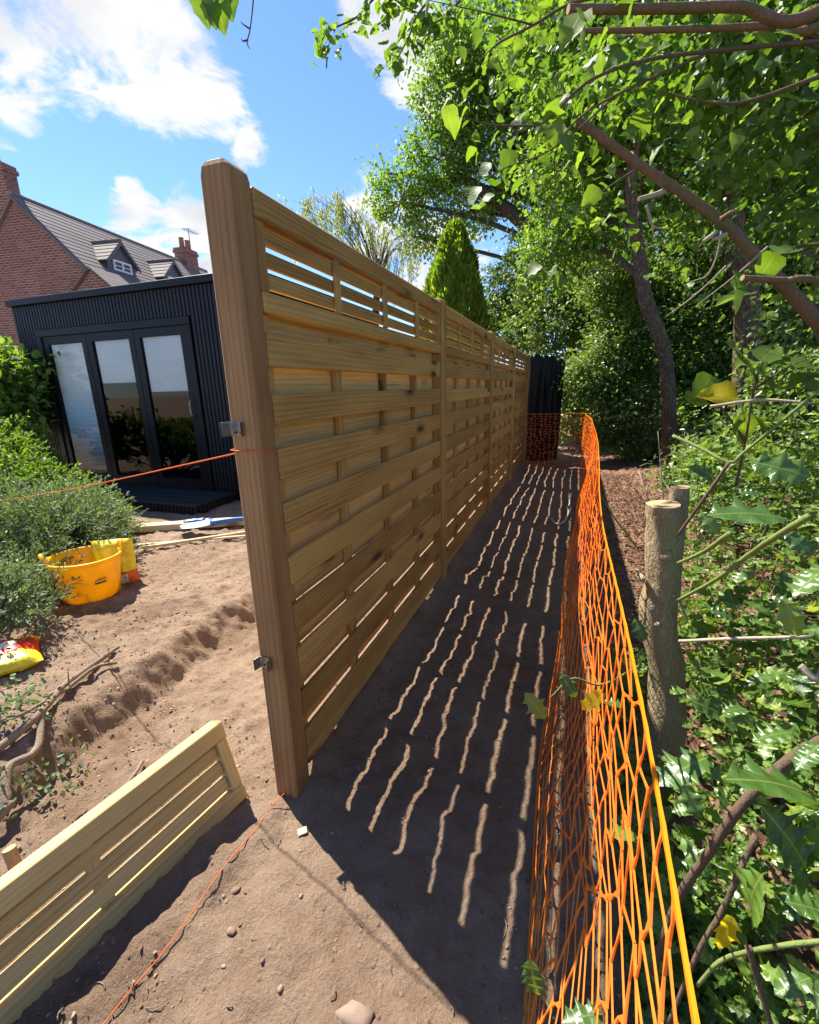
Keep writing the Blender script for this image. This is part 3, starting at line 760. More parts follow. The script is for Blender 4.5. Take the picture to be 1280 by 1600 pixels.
# aerial
m2 = MB(); ya = fc[1]+.3
m2.add(*tube([(.1, ya, 7.9), (.1, ya, 9.15)], .018, 6, 2)); m2.add(*tube([(.1, ya-.4, 9.05), (.1, ya+.75, 9.10)], .014, 6, 2))
for k in range(8): m2.add(*tube([(-.15, ya-.3+k*.13, 9.06+k*.005), (.35, ya-.3+k*.13, 9.06+k*.005)], .009, 5, 2))
hadd('aerial', m2.V, m2.F, 'lead_grey', hroof)
# dormers
def dormer(pk):
    xf, yc, zp = pk; hw = .62; ze = zp-.62; zb_ = ze-.50
    xr = lambda z: RZ-z        # local x where the main roof has height z
    # face and cheeks
    f = hadd('dormer', [(xf, yc-hw, zb_), (xf, yc+hw, zb_), (xf, yc+hw, ze), (xf, yc, zp-.03), (xf, yc-hw, ze), (xr(ze)-.1, yc-hw, ze), (xr(ze)-.1, yc+hw, ze), (xr(zb_)-.1, yc-hw, zb_), (xr(zb_)-.1, yc+hw, zb_)],
             [(0, 1, 2, 3, 4), (0, 4, 5, 7), (1, 8, 6, 2)], 'lead_grey', house)
    ov = .12
    for s in (-1, 1):
        for i in range(5):
            a = i/5; b = (i+1)/5+.03
            ya_, yb_ = yc+s*(hw+ov)*a, yc+s*(hw+ov)*b; za_, zb2 = zp-.74*a+.012, zp-.74*b+.032
            xb_a, xb_b = xr(za_)-.05, xr(zb2)-.05
            V = [(xf+ov, ya_, za_+.02), (xb_a, ya_, za_+.02), (xb_b, yb_, zb2+.02), (xf+ov, yb_, zb2+.02), (xf+ov, ya_, za_-.03), (xb_a, ya_, za_-.03), (xb_b, yb_, zb2-.02), (xf+ov, yb_, zb2-.02)]
            hadd('tile_row', V, [(0, 1, 2, 3), (7, 6, 5, 4), (0, 3, 7, 4), (2, 6, 7, 3), (1, 5, 6, 2)], 'roof_tile', f)
        V = [(xf+ov+.01, yc, zp+.03), (xf+ov+.01, yc+s*(hw+ov), zp-.72), (xf+ov+.01, yc+s*(hw+ov), zp-.84), (xf+ov+.01, yc, zp-.10)]
        V2 = V+[(a-.03, b, c) for a, b, c in V]
        hadd('barge_board', V2, [(0, 1, 2, 3), (7, 6, 5, 4), (0, 4, 5, 1), (3, 2, 6, 7), (1, 5, 6, 2)], 'lead_grey', f)
    V, F = tube([(xf+ov, yc, zp+.045), (xr(zp)-.2, yc, zp+.045)], .06, 8, 4); hadd('ridge', V, F, 'roof_tile', f)
    wz0, wz1, ww = zb_+.16, ze-.0, .40
    mb = MB(); x1 = xf+.05
    mb.box(xf+.002, x1, yc-ww, yc+ww, wz0, wz0+.06); mb.box(xf+.002, x1, yc-ww, yc+ww, wz1-.06, wz1)
    for (a, b) in ((-ww, -ww+.06), (-.03, .03), (ww-.06, ww)): mb.box(xf+.003, x1-.002, yc+a, yc+b, wz0+.059, wz1-.059)
    wf = hadd('window_frame', mb.V, mb.F, 'white_paint', f)
    for (a, b) in ((-ww+.06, -.03), (.03, ww-.06)):
        hadd('pane', [(xf+.015, yc+a, wz0+.06), (xf+.015, yc+b, wz0+.06), (xf+.015, yc+b, wz1-.06), (xf+.015, yc+a, wz1-.06)], [(0, 1, 2, 3)], 'window_dark', f)
        hadd('glazing_bar', MB().box(xf+.012, xf+.035, yc+a, yc+b, (wz0+wz1)/2-.012, (wz0+wz1)/2+.012).V, MB().box(0, 1, 0, 1, 0, 1).F, 'white_paint', f)
d1 = hloc(184, 378, 2.05); d2 = hloc(268, 408, 2.05); dormer(d1); dormer(d2)
# low gabled outshot at the eave
ga = A(*( (PY(129, 416, 9.8)-H0)@hx, -.35, PY(129, 416, 9.8)[2] )); gw = 1.35
xa, za = ga[0], ga[2]
g = [(xa-gw, -.35, -.2), (xa+gw, -.35, -.2), (xa+gw, -.35, za-gw*.85), (xa, -.35, za-.05), (xa-gw, -.35, za-gw*.85)]
V, F, u = wallquad(g, [(p[0], p[2]) for p in g]); hadd('outshot_wall', V, F, 'brick', uv=u)
g = [(xa+gw, -.348, -.2), (xa+gw, 7, -.2), (xa+gw, 7, za-gw*.85), (xa+gw, -.348, za-gw*.85)]
V, F, u = wallquad(g, [(p[1], p[2]) for p in g]); hadd('outshot_wall', V, F, 'brick', uv=u)
orf = hadd('outshot_roof', [(xa, -.45, za), (xa+gw+.15, -.45, za-(gw+.15)*.85), (xa+gw+.15, 7.1, za-(gw+.15)*.85), (xa, 7.1, za), (xa-gw, -.45, za-gw*.85), (xa-gw, 1.0, za-gw*.85), (xa, 1.0, za)], [(0, 1, 2, 3), (4, 0, 6, 5)], 'roof_tile')
for i in range(8):
    d_ = (i+.5)*.205
    tile_row(orf, -.46, 7.1, xa+d_*.76+.02, za-d_*.65+.03, 1, .205)

# ---------------------------------------------------------------- leaf machinery
def nz(v): return v/(np.linalg.norm(v, axis=-1, keepdims=True)+1e-9)
T_RHOMB = (np.array([(0, 0, 0), (.45, .30, .10), (1, 0, -.04), (.45, -.30, .10)]), np.array([(0, 2, 1), (0, 3, 2)]), np.array([(0, .5), (.45, .8), (1, .5), (.45, .2)]))
T_OVAL = (np.array([(0, 0, 0), (.25, .27, .07), (.65, .26, .06), (1, 0, -.08), (.65, -.26, .06), (.25, -.27, .07)]), np.array([(0, 3, 2, 1), (0, 5, 4, 3)]),
          np.array([(0, .5), (.25, .77), (.65, .76), (1, .5), (.65, .24), (.25, .23)]))
T_OAK = (np.array([(0, 0, 0), (.35, .20, .05), (.42, .12, .03), (.68, .29, .06), (1, .04, -.08), (.68, -.27, .06), (.45, -.12, .03), (.33, -.20, .05)]), None, None)
T_NEEDLE = (np.array([(0, 0, 0), (.5, .11, .03), (1, 0, 0), (.5, -.11, .03)]), np.array([(0, 2, 1), (0, 3, 2)]), np.array([(0, .5), (.45, .8), (1, .5), (.45, .2)]))
def holly_template(sp=4, seed=0):
    rs = np.random.default_rng(seed); out = []; mid = []
    nsp = sp; xs = np.linspace(.10, .92, nsp*2)
    V = [(0, 0, 0)]; uv = [(0, .5)]; F = []
    mids = [(x, 0, -.10*math.sin(x*PI)*.6+.02) for x in np.linspace(.0, 1, nsp+1)]
    for m in mids[1:-1]: V.append(m); uv.append((m[0], .5))
    V.append((1.04, 0, -.04)); uv.append((1.0, .5))
    nm = nsp+1     # 0..nsp are midrib vertices
    for s in (1, -1):
        st = len(V); pts = []
        for i in range(nsp):
            x0_ = .06+.86*i/nsp; x1_ = .06+.86*(i+.62)/nsp; wf_ = lambda x: .27*math.sin(PI*(.10+.84*x))**.7
            pts.append((x0_, s*wf_(x0_)*.66, -.035+rs.normal()*.012)); pts.append((x1_, s*wf_(x1_)*1.14, .075+rs.normal()*.035))
        V += pts; uv += [(p[0], .5+.9*p[1]) for p in pts]
        tri = lambda a, b, c: F.append((a, b, c) if s > 0 else (a, c, b))
        for i in range(nsp):
            a, b = i, i+1; p, q = st+2*i, st+2*i+1
            tri(a, b, p); tri(p, b, q)
            if i < nsp-1: tri(b, st+2*i+2, q)
    return np.array(V, float), np.array(F), np.array(uv, float)
def broad_template(seed=0, tip=.16):
    rs = np.random.default_rng(seed); k = 7
    V = []; uv = []; F = []
    for i in range(k+1):
        x = i/k; V.append((x*1.0, 0, -.22*x*x+.03*math.sin(x*7))); uv.append((x, .5))
    for s in (1, -1):
        st = len(V)
        for i in range(1, k):
            x = i/k; wd = .46*math.sin(PI*x**.72)**.75*(1-.32*x)
            jag = 1+.07*(-1)**i
            V.append((x*1.0-.08*(1-x), s*wd*jag, -.22*x*x+.09+rs.normal()*.03)); uv.append((x, .5+s*wd*.9))
        for i in range(k):
            a, b = i, i+1
            p = st+i-1 if i > 0 else None; q = st+i if i < k-1 else None
            f = []
            if p is None: f = [(a, b, q)]
            elif q is None: f = [(a, b, p)]
            else: f = [(a, b, q), (a, q, p)]
            for t_ in f: F.append(t_ if s > 0 else t_[::-1])
    return np.array(V, float), np.array(F), np.array(uv, float)
def holly_fine(nsp, seed):
    rs = np.random.default_rng(seed); nk = nsp*4
    mx = np.linspace(0, 1, nk//2+1)
    zc = lambda x: .05*math.sin(x*PI)-.05*x*x
    V = [(x*1.02, 0, zc(x)) for x in mx]; uv = [(x, .5) for x in mx]; F = []; nm = len(V)
    wf_ = lambda x: .275*math.sin(PI*(.07+.90*min(1, x)))**.62
    for s in (1, -1):
        st = len(V)
        for i in range(nsp):
            amp = 1+.12*rs.normal()
            for (f_, q, dz) in ((.0, .80, -.03), (.34, .86, -.005), (.62, 1.36*amp, .085), (.78, .92, .01)):
                x = .04+.90*(i+f_)/nsp; w_ = wf_(x)
                V.append((x+(.02 if q > 1.1 else 0), s*w_*q, zc(x)+dz+rs.normal()*.012)); uv.append((x, .5+.9*s*w_*q))
        tri = lambda a, b, c: F.append((a, b, c) if s > 0 else (a, c, b))
        for k in range(nm-1):
            p = st+2*k; tri(k, k+1, p+1) ; tri(k, p+1, p)
            if k < nm-2: tri(k+1, p+2, p+1)
    return np.array(V, float), np.array(F), np.array(uv, float)
HOLLY = [holly_fine(3, i) for i in range(3)]+[holly_fine(4, 9)]
BROAD = [broad_template(i) for i in range(4)]
def frames(axis, normal):
    a = nz(axis); n = normal-a*(np.sum(a*normal, -1, keepdims=True)); n = nz(n); b = np.cross(n, a)
    return np.stack([a, b, n], -1)       # columns: along, across, normal
def stamp(T, pos, axis, normal, size, wid=None):
    Vt, Ft, uvt = T; fr_ = frames(axis, normal); n = len(pos)
    sz = np.broadcast_to(size, (n,))
    loc = Vt[None]*sz[:, None, None]
    if wid is not None: loc = loc*np.array([1, wid, 1])[None, None]
    V = np.einsum('nij,nkj->nki', fr_, loc)+pos[:, None, :]
    F = (Ft[None]+(np.arange(n)*len(Vt))[:, None, None]).reshape(-1, Ft.shape[1])
    return V.reshape(-1, 3), F, np.tile(uvt, (n, 1))
def rdir(n, r=rng): return nz(r.normal(size=(n, 3)))
def blob_leaves(blobs, n, size, r, spread=.16, per=26, flat=.75, shell=.55, droop=.25):
    """clustered leaves in ellipsoid blobs [(c, (rx,ry,rz))]"""
    vol = np.array([b[1][0]*b[1][1]*b[1][2] for b in blobs])**(2/3); pr = vol/vol.sum()
    ncl = max(1, int(n/per)); which = r.choice(len(blobs), ncl, p=pr)
    c0 = np.array([b[0] for b in blobs])[which]; rad = np.array([b[1] for b in blobs])[which]
    d = rdir(ncl, r); rr = (shell+(1-shell)*r.random((ncl, 1)))**.8
    warp = 1+.22*np.sin(d[:, :1]*5+which[:, None])*np.cos(d[:, 2:]*6+which[:, None]*2)
    cl = c0+d*rad*rr*warp
    k = np.repeat(np.arange(ncl), per)
    sp = spread*(.6+.8*r.random((ncl, 1)))[k]
    off = r.normal(size=(len(k), 3))*sp*np.array([1, 1, .6])
    pos = cl[k]+off
    outw = nz(pos-c0[k])
    axis = nz(outw*.6+r.normal(size=pos.shape)*.7+A(0, 0, -droop))
    nrm = nz(A(0, 0, 1)*flat+outw*.35+r.normal(size=pos.shape)*.45)
    sz = size*(.65+.7*r.random(len(k)))
    return pos, axis, nrm, sz, cl
def tree(name, label, cat_group, trunk, rad, blobs, n, size, leafmat, barkmat='bark', T=T_RHOMB, seed=0, spread=.16, limbs=True, shell=.5, per=26, extra=None, wid=None, cat='tree'):
    r = np.random.default_rng(seed)
    base = np.asarray(trunk[0], float)
    t = thing(name, base, label, cat, cat_group)
    V, F = tube(trunk, rad, 14, len(trunk)*7, .05, seed); add('trunk', V, F, barkmat, t, True, origin=base)
    pos, ax, nr, sz, cl = blob_leaves(blobs, n, size, r, spread, shell=shell, per=per)
    V, F, uv = stamp(T, pos, ax, nr, sz, wid)
    o = add('crown', V, F, leafmat, t, False, uv=uv, origin=base)
    if limbs:
        tr = spline(trunk, 40); rr = np.interp(np.linspace(0, len(trunk)-1, 40), np.arange(len(trunk)), rad)
        for bi, (c, rd) in enumerate(blobs):
            mb = MB()
            c = np.asarray(c, float); dz = c[2]-.55*np.linalg.norm((c-tr[-1])[:2])
            i = int(np.clip(np.argmin(np.abs(tr[:, 2]-dz)), 8, 38)); s = tr[i]; r0 = max(.02, min(rr[i]*.6, .10))
            m = (s+c)/2+r.normal(size=3)*.12*np.linalg.norm(c-s)*.5+A(0, 0, .1)
            mb.add(*tube([s, m, c], [r0, r0*.7, r0*.35], 7, 9, .04, bi))
            sel = cl[np.argsort(np.linalg.norm((cl-c)/np.asarray(rd), axis=1))[::max(1, len(cl)//(len(blobs)*14))]][:14]
            for q in sel:
                if np.linalg.norm((q-c)/np.asarray(rd)) > 1.25: continue
                mm = (c+q)/2+r.normal(size=3)*.08
                mb.add(*tube([c, mm, q], [r0*.3, r0*.2, .004], 5, 6))
            add('limb', mb.V, mb.F, barkmat, t, True, origin=base)
    return t

# ---------------------------------------------------------------- woodland on the right
WG = 'trees of the wood edge beyond the netting'
def PB(px_, py_, yw, r): 
    """blob centre on the photo direction at world depth y, radii in metres"""
    return (PY(px_, py_, yw), r if isinstance(r, tuple) else (r, r, r*.85))
oak_b = [PB(625, 315, 14.0, (0.91, 1.06, 0.80)), PB(690, 250, 14.2, (1.32, 1.32, 1.10)), PB(720, 150, 14.3, (1.25, 1.32, 1.32)), PB(735, 330, 14.2, (1.02, 1.19, 0.73)), PB(800, 60, 14.0, (1.91, 1.85, 1.75)), PB(800, 230, 14.6, (1.75, 1.58, 1.46)),
         PB(880, 150, 14.4, (2.05, 1.85, 1.75)), PB(880, 300, 14.8, (1.61, 1.58, 1.32)), PB(950, 40, 14.4, (2.20, 1.98, 2.05)), PB(655, 370, 13.9, (0.59, 0.66, 0.49)), PB(600, 270, 13.9, (0.44, 0.53, 0.41)), PB(960, 230, 15.0, (1.75, 1.58, 1.61)), PB(705, 85, 14.2, (0.80, 0.92, 0.73))]
lb = PY(872, 392, 14.0); lt = PY(742, 290, 14.0)
tree('oak_tree', 'large spreading oak tree overhanging the far end of the slatted fence', WG, [(2.6, 15.0, -.1), (2.3, 14.9, 2.4), (1.8, 14.7, 4.6), tuple(PY(930, 300, 14.6)), tuple(PY(900, 150, 14.4))], [.40, .34, .30, .20, .10], oak_b, 68000, .112, 'leaf_oak', 'bark_dark', T_OVAL, 11, .21)
oak = [o for o in col.objects if o.name == 'oak_tree'][0]
V, F = tube([(1.9, 14.7, 4.3), tuple(lb), tuple((lb+lt)/2+A(0, 0, .04)), tuple(lt), tuple(PY(690, 262, 14.0))], [.29, .22, .19, .145, .07], 12, 24, .04, 3); add('limb', V, F, 'bark_dark', oak, True)

t1 = [PY(1048, 765, 5.6), PY(1046, 640, 5.6), PY(1037, 545, 5.6), PY(1010, 470, 5.6), PY(996, 380, 5.65), PY(986, 285, 5.7), PY(1000, 180, 5.7), PY(1010, 40, 5.8)]
tree('slender_tree', 'slender bent tree with rough brown bark just beyond the cut stump', WG, t1, [.105, .085, .082, .085, .075, .066, .055, .03],
     [PB(960, 120, 5.8, (.9, .8, .7)), PB(1030, 40, 6.0, (1.1, 1, .8)), PB(900, 260, 6.2, (.7, .8, .55)), PB(950, 350, 6.3, (.55, .6, .5)), PB(1080, 250, 6.4, (.8, .8, .7)), PB(900, 30, 5.6, (.9, .9, .7)), PB(880, 390, 6.6, (.5, .6, .4))], 29000, .072, 'leaf_oak', 'bark', T_OVAL, 12, .15)
t2 = [PY(1160, 735, 6.6), PY(1165, 620, 6.6), PY(1168, 480, 6.6), PY(1150, 380, 6.6), PY(1132, 290, 6.6), PY(1135, 150, 6.7), PY(1150, 0, 6.8)]
tree('straight_tree', 'thick straight tree trunk behind the sawn diagonal limb', WG, t2, [.185, .165, .155, .15, .15, .12, .08],
     [PB(1150, 120, 7, (1.3, 1.2, 1.0)), PB(1230, 210, 7.4, (1.1, 1.1, .9)), PB(1090, 60, 7, (1.2, 1.2, .9)), PB(1230, 40, 7, (1.4, 1.2, 1.0)), PB(1080, 400, 8, (1.0, 1.0, .8)), PB(1230, 380, 8, (1.0, 1.0, .8))], 30000, .075, 'leaf_wood', 'bark', T_OVAL, 13, .16)
t3 = [PY(1205, 720, 9), PY(1222, 560, 9), PY(1212, 420, 9), PY(1235, 300, 9), PY(1260, 180, 9), PY(1270, 20, 9)]
tree('far_leaning_tree', 'dark leaning tree deeper in the wood behind the holly', WG, t3, [.24, .22, .2, .18, .15, .1],
     [PB(1260, 130, 9.5, (1.5, 1.5, 1.3)), PB(1330, 300, 9.5, (1.5, 1.5, 1.3)), PB(1180, 300, 10, (1.2, 1.2, 1.1)), PB(1230, 450, 10, (1.2, 1.2, .9))], 26000, .092, 'leaf_wood', 'bark_dark', T_OVAL, 14, .18)
# shrubs making up the undergrowth wall beyond the netting
SG = 'shrubs along the wood edge'
def shrub(label, base, blobs, n, size, mat, seed, T=T_OVAL, spread=.12, name='shrub', cat='shrub', group=SG):
    return tree(name, label, group, [base, A(*base)+A(.03, .02, .35), A(*base)+A(.0, .05, .8)], [.05, .04, .02], blobs, n, size, mat, 'bark_dark', T, seed, spread, True, .45, cat=cat)
shrub('dense pale green shrub rising behind the black sheeting at the fence end', (1.0, 10.6, 0), [PB(870, 510, 10.5, (1.0, .9, .9)), PB(800, 520, 11.5, (.8, .8, .6)), PB(930, 470, 10.6, (1.0, .9, .8)), PB(850, 450, 11, (.7, .8, .6)), PB(900, 600, 10, (.7, .7, .6)), PB(800, 440, 12, (.75, .8, .7)), PB(850, 385, 12, (.9, .9, .8)), PB(780, 490, 11.8, (.6, .6, .5)), PB(880, 660, 9.6, (.6, .5, .4))], 35000, .080, 'leaf_hedge', 21)
shrub('dark leafy shrub filling the gap between fence end and slender tree', (1.9, 8.4, 0), [PB(925, 590, 8.2, (.6, .6, .45)), PB(980, 540, 8.3, (.7, .7, .7)), PB(980, 630, 8.0, (.55, .5, .4)), PB(960, 440, 8.4, (.6, .7, .5)), PB(950, 670, 8.2, (.6, .5, .35)), PB(1010, 690, 7.9, (.5, .4, .3))], 26000, .065, 'leaf_hedge', 22)
shrub('shaded shrub standing between the slender tree and the straight tree', (3.2, 8.0, .3), [PB(1090, 540, 7.8, (.8, .7, .8)), PB(1100, 640, 7.4, (.6, .6, .5)), PB(1100, 450, 8.4, (.8, .8, .7))], 22000, .07, 'leaf_wood', 23)
shrub('dark shrub under the leaning tree at the back of the wood', (5.0, 8.0, .4), [PB(1230, 560, 8, (.9, .9, .8)), PB(1200, 650, 7, (.7, .7, .5)), PB(1290, 480, 8.5, (1.1, 1, .9)), PB(1290, 640, 7, (.8, .8, .6))], 20000, .075, 'leaf_wood', 24)
shrub('fresh green shrub standing beside the straight tree above the holly', (2.5, 3.0, .2), [PB(1112, 715, 3.7, (.28, .3, .20)), PB(1205, 690, 3.1, (.32, .3, .22)), PB(1250, 610, 3.4, (.34, .3, .30)), PB(1265, 500, 3.8, (.36, .3, .3))], 5600, .052, 'leaf_hedge', 25, spread=.10)
shrub('twiggy low shrub at the foot of the slender bent tree', (2.35, 5.0, .15), [PB(1095, 745, 4.6, (.34, .3, .22)), PB(1105, 690, 5.2, (.20, .3, .26))], 4200, .05, 'leaf_hedge', 26, spread=.10)
# far-off wood that closes the view
r_ = np.random.default_rng(5); fb = []
for k in range(46):
    x = 1.5+k*.42+r_.normal()*.6; y = 13.5+r_.random()*4-.25*k*.4
    fb.append((A(x, max(y, 6.0+.0*k), 1.2+r_.random()*7.5), (1.5, 1.4, 1.3)))
for k in range(14): fb.append((A(.4+k*.5, 18+r_.random(), 1.0+r_.random()*2.0), (1.1, 1, 1.0)))
pos, ax, nr, sz, cl = blob_leaves(fb, 46000, .20, r_, .30, per=30, shell=.3)
V, F, uv = stamp(T_OVAL, pos, ax, nr, sz)
o = add('far_wood', V, F, 'leaf_wood', uv=uv); tag(o, 'mass of dark green foliage closing the back of the wood', 'wood', kind='stuff')

hb_ = [(A(-13+k*.8, -9-r_.random()*2, .4+r_.random()*1.5), (1.2, 1.0, .9)) for k in range(26)]
pos, ax, nr, sz, cl = blob_leaves(hb_, 10000, .17, r_, .30, per=30, shell=.2)
V, F, uv = stamp(T_OVAL, pos, ax, nr, sz)
o = add('garden_hedge', V, F, 'leaf_wood', uv=uv); tag(o, 'dark garden hedge mirrored in the glass of the garden room doors', 'hedge', kind='stuff')
# willow and conifer behind the fence
r_ = np.random.default_rng(31)
wb = A(-4.2, 10.2, 0.1); wt = thing('willow_tree', wb, 'silvery weeping willow showing above the fence beside the conifer', 'tree')
V, F = tube([wb, wb+A(.1, 0, 2.4), wb+A(.3, 0, 4.4)], [.14, .11, .06], 10, 14); add('trunk', V, F, 'bark_dark', wt, True)
mbw = MB(); lp = []; la = []
tips = [(455, 330), (470, 312), (490, 300), (505, 300), (525, 305), (540, 312), (560, 325), (575, 345), (500, 330), (530, 335), (590, 360), (610, 350), (630, 370), (655, 375), (640, 395), (600, 390), (560, 350), (480, 330), (575, 372), (620, 395)]
for k, (tx, ty) in enumerate(tips*2):
    a = PY(tx+r_.normal()*9, ty+r_.normal()*5, 9.6+r_.random()*1.2); s0 = wb+A(.25, 0, 3.9)
    mbw.add(*tube([s0, (s0+a)/2+A(0, 0, .35), a], [.016, .009, .004], 5, 8))
    for q in range(3):
        L = .5+r_.random()*.9; b0_ = a+r_.normal(size=3)*.12; dx = r_.normal(size=2)*.12
        dens_ = .8 if tx < 585 else .3
        st = np.linspace(0, 1, int(26*dens_)+4)
        pts = b0_+np.stack([dx[0]*st, dx[1]*st, -L*st**1.2+.08*st], 1)
        mbw.add(*tube(pts[::max(1, len(pts)//4)], .004, 3, 5)); 
        for p_ in pts:
            for z in range(2): lp.append(p_+r_.normal(size=3)*.03); la.append(nz(A(r_.normal()*.5, r_.normal()*.5, -.8)))
V, F, uv = stamp(T_NEEDLE, np.array(lp), np.array(la), rdir(len(lp), r_), .11*(.7+.6*r_.random(len(lp))), 1.0)
add('crown', V, F, 'leaf_willow', wt, uv=uv); add('branches', mbw.V, mbw.F, 'twig_bark', wt, True)

cb = A(PY(700, 480, 9.2)[0], 9.2, 0); ct = thing('conifer', cb, 'bright yellow-green cone shaped conifer behind the fence', 'conifer')
V, F = tube([cb, cb+A(0, 0, 3.8)], [.08, .02], 8, 6); add('trunk', V, F, 'bark_dark', ct, True)
ztop = PY(716, 352, 9.2)[2]; nsp = 30000
zz = r_.random(nsp)**.8*ztop; an = r_.random(nsp)*2*PI; prof = .76*np.sin(PI*np.clip((1-zz/ztop)*.78, 0, 1))**.75+.015
lob = 1+.16*np.sin(an*5+zz*3)+.10*np.sin(an*9-zz*5)+.22*(vnoise(an*4, zz*3.5, 5)-.5)
rad_ = prof*lob*(.55+.45*r_.random(nsp)**.35)
xo = PX(716, 352, cb[0])  # only to keep the tip slightly off the base axis
lean = A(.16, 0, 0)*(zz/ztop)[:, None]
pos = cb+np.stack([np.cos(an)*rad_, np.sin(an)*rad_, zz], 1)+lean
ax = nz(np.stack([np.cos(an)*.45, np.sin(an)*.45, np.ones(nsp)], 1)+r_.normal(size=(nsp, 3))*.25)
V, F, uv = stamp(T_NEEDLE, pos, ax, np.stack([np.cos(an), np.sin(an), 0*an+.3], 1)+r_.normal(size=(nsp, 3))*.4, .13*(.6+.7*r_.random(nsp)), 1.7)
add('crown', V, F, 'leaf_conifer', ct, uv=uv, origin=cb)

# black sheeting at the end of the fence
r_ = np.random.default_rng(41); nxs, nzs = 46, 24; V = []
for i in range(nzs):
    for j in range(nxs):
        u_, v_ = j/(nxs-1), i/(nzs-1)
        x = -.02+u_*.66-.12*u_*(1-v_)*.3; z = .0+v_*(1.97-.10*u_**2-.12*max(0, u_-.7)); fold = .05*math.sin(u_*17+3*v_+2*math.sin(v_*4))*(.3+.7*(1-v_))+.10*float(fbm(np.array(u_*7), np.array(v_*2.5), 3, 4))
        V.append((x, 7.80+.22*u_**2+fold, z+.01*math.sin(u_*30)*v_))
F = [(i*nxs+j, i*nxs+j+1, (i+1)*nxs+j+1, (i+1)*nxs+j) for i in range(nzs-1) for j in range(nxs-1)]
o = add('black_sheeting', V, F, 'tarpaulin', None, True); tag(o, 'black plastic sheeting hanging in folds at the far end of the fence', 'sheeting')
sm = o.modifiers.new('thick', 'SOLIDIFY'); sm.thickness = .008

# ---------------------------------------------------------------- orange barrier netting
def net_path():
    b = [A(.80, -1.05), A(.815, -.43), A(.815, .5), A(.86, 1.8), A(.935, 3.6), A(.985, 5.4), A(1.02, 6.5), A(1.03, 6.76)]
    b2 = [A(.97, 6.83), A(.70, 6.86), A(.30, 6.92), A(.03, 6.95)]
    return b+b2
npth = net_path(); nb = spline([(*q, 0) for q in npth], 600)
seg = np.r_[0, np.cumsum(np.linalg.norm(np.diff(nb, axis=0), axis=1))]; NLEN = seg[-1]
def net_pt(s, h, rs=None):
    x = np.interp(s, seg, nb[:, 0]); y = np.interp(s, seg, nb[:, 1])
    lean = .145*sstep(-.5, .2, 1.0*np.ones_like(s))*(1-sstep(6.3, 7.7, s))
    lean = lean*(1-.35*sstep(3, 7, s))
    hh = np.asarray(h, float)
    top = .97-.02*np.sin(s*.9)**2
    zx = hh**1.0
    bel = .030*np.sin(hh*PI)*np.sin(s*1.3+.6)+.010*np.sin(hh*9+s*3.2)*(1-hh)+.006*np.sin(s*9+hh*6)*np.sin(hh*PI)
    corner = 1-sstep(7.4, 7.9, s)
    px_ = x+lean*hh**1.2+bel*corner
    py_ = y+.05*np.sin(hh*5+s*2.1)*corner+.022*np.sin(s*6.3+hh*7)-.10*(1-hh)*0 + bel*(1-corner)
    pz = zx*top
    zg = height(px_, py_)
    pz = zg*(1-hh)+pz+.004
    return np.stack([px_, py_, pz], -1)
CW, NR = .080, 24
NCn = int(NLEN/CW); rs = np.random.default_rng(51)
SI, HI = np.meshgrid(np.arange(NCn+1)*CW, np.arange(NR+1)/NR, indexing='ij')
SJ = SI+rs.normal(size=SI.shape)*.017+.02*(vnoise(SI*2.3, HI*4, 9)-.5); HJ = np.clip(HI+(rs.normal(size=HI.shape)*.012+.05*(vnoise(SI*1.9, HI*5, 19)-.5))*(HI > 0)*(HI < 1), 0, 1)
NP = net_pt(SJ, HJ)
def ribbon(a, b, wa, wm, wb, side, nrm, th=.0016, sag=None):
    m = (a+b)/2 if sag is None else (a+b)/2+sag
    V = []; 
    for p_, w_ in ((a, wa), (a*.72+m*.28, wa*.62+wm*.38), (m, wm), (b*.72+m*.28, wb*.62+wm*.38), (b, wb)):
        V += [p_-side*w_+nrm*th, p_+side*w_+nrm*th, p_+side*w_-nrm*th, p_-side*w_-nrm*th]
    F = []
    for i in range(4):
        for j in range(4): F.append((i*4+j, i*4+(j+1) % 4, i*4+4+(j+1) % 4, i*4+4+j))
    return V, F
nm_, bms = MB(), {0: MB(), NR: MB()}
for i in range(NCn+1):
    for j in range(NR+1):
        p0 = NP[i, j]
        if i < NCn:
            p1 = NP[i+1, j]; d = nz(p1-p0); up_ = A(0, 0, 1); up_ = nz(up_-d*(up_@d)); n_ = np.cross(d, up_)
            edge = j in (0, NR)
            wid_ = (.0052, .0024, .0052) if edge else (.0024, .0009, .0024)
            V, F = ribbon(p0, p1, *wid_, up_, n_, .0018 if edge else .0011)
            (bms[j] if edge else nm_).add(V, F)
        if j < NR:
            p1 = NP[i, j+1]; d = nz(p1-p0)
            t_ = NP[min(i+1, NCn), j]-NP[max(i-1, 0), j]; sd = nz(t_-d*(t_@d)); n_ = np.cross(d, sd)
            V, F = ribbon(p0, p1, (.0056), .0010, .0056, sd, n_, .0012, sag=nz(t_)*rs.normal()*.004)
            nm_.add(V, F)
net = thing('barrier_netting', (nb[0][0], nb[0][1], 0), 'orange plastic barrier netting strung along the dug strip', 'netting')
add('mesh', nm_.V, nm_.F, 'net_plastic', net); [add('border_cord', b_.V, b_.F, 'net_border' if k_ else 'net_plastic', net) for k_, b_ in bms.items()]
V, F = tube([(.62, 6.2, .02), (.50, 6.25, .05), (.42, 6.0, .03)], .012, 6)   # pale cord beside the net
pc = [onG(*q)+A(0, 0, .012) for q in [(862, 812), (868, 820), (880, 818), (888, 806), (886, 795), (890, 788), (888, 772)]]
V, F = tube(pc, .011, 8, 40); o = add('pale_cord', V, F, 'pale_cord', None, True); tag(o, 'short curved pale cord lying on the dark soil beside the netting', 'cord')

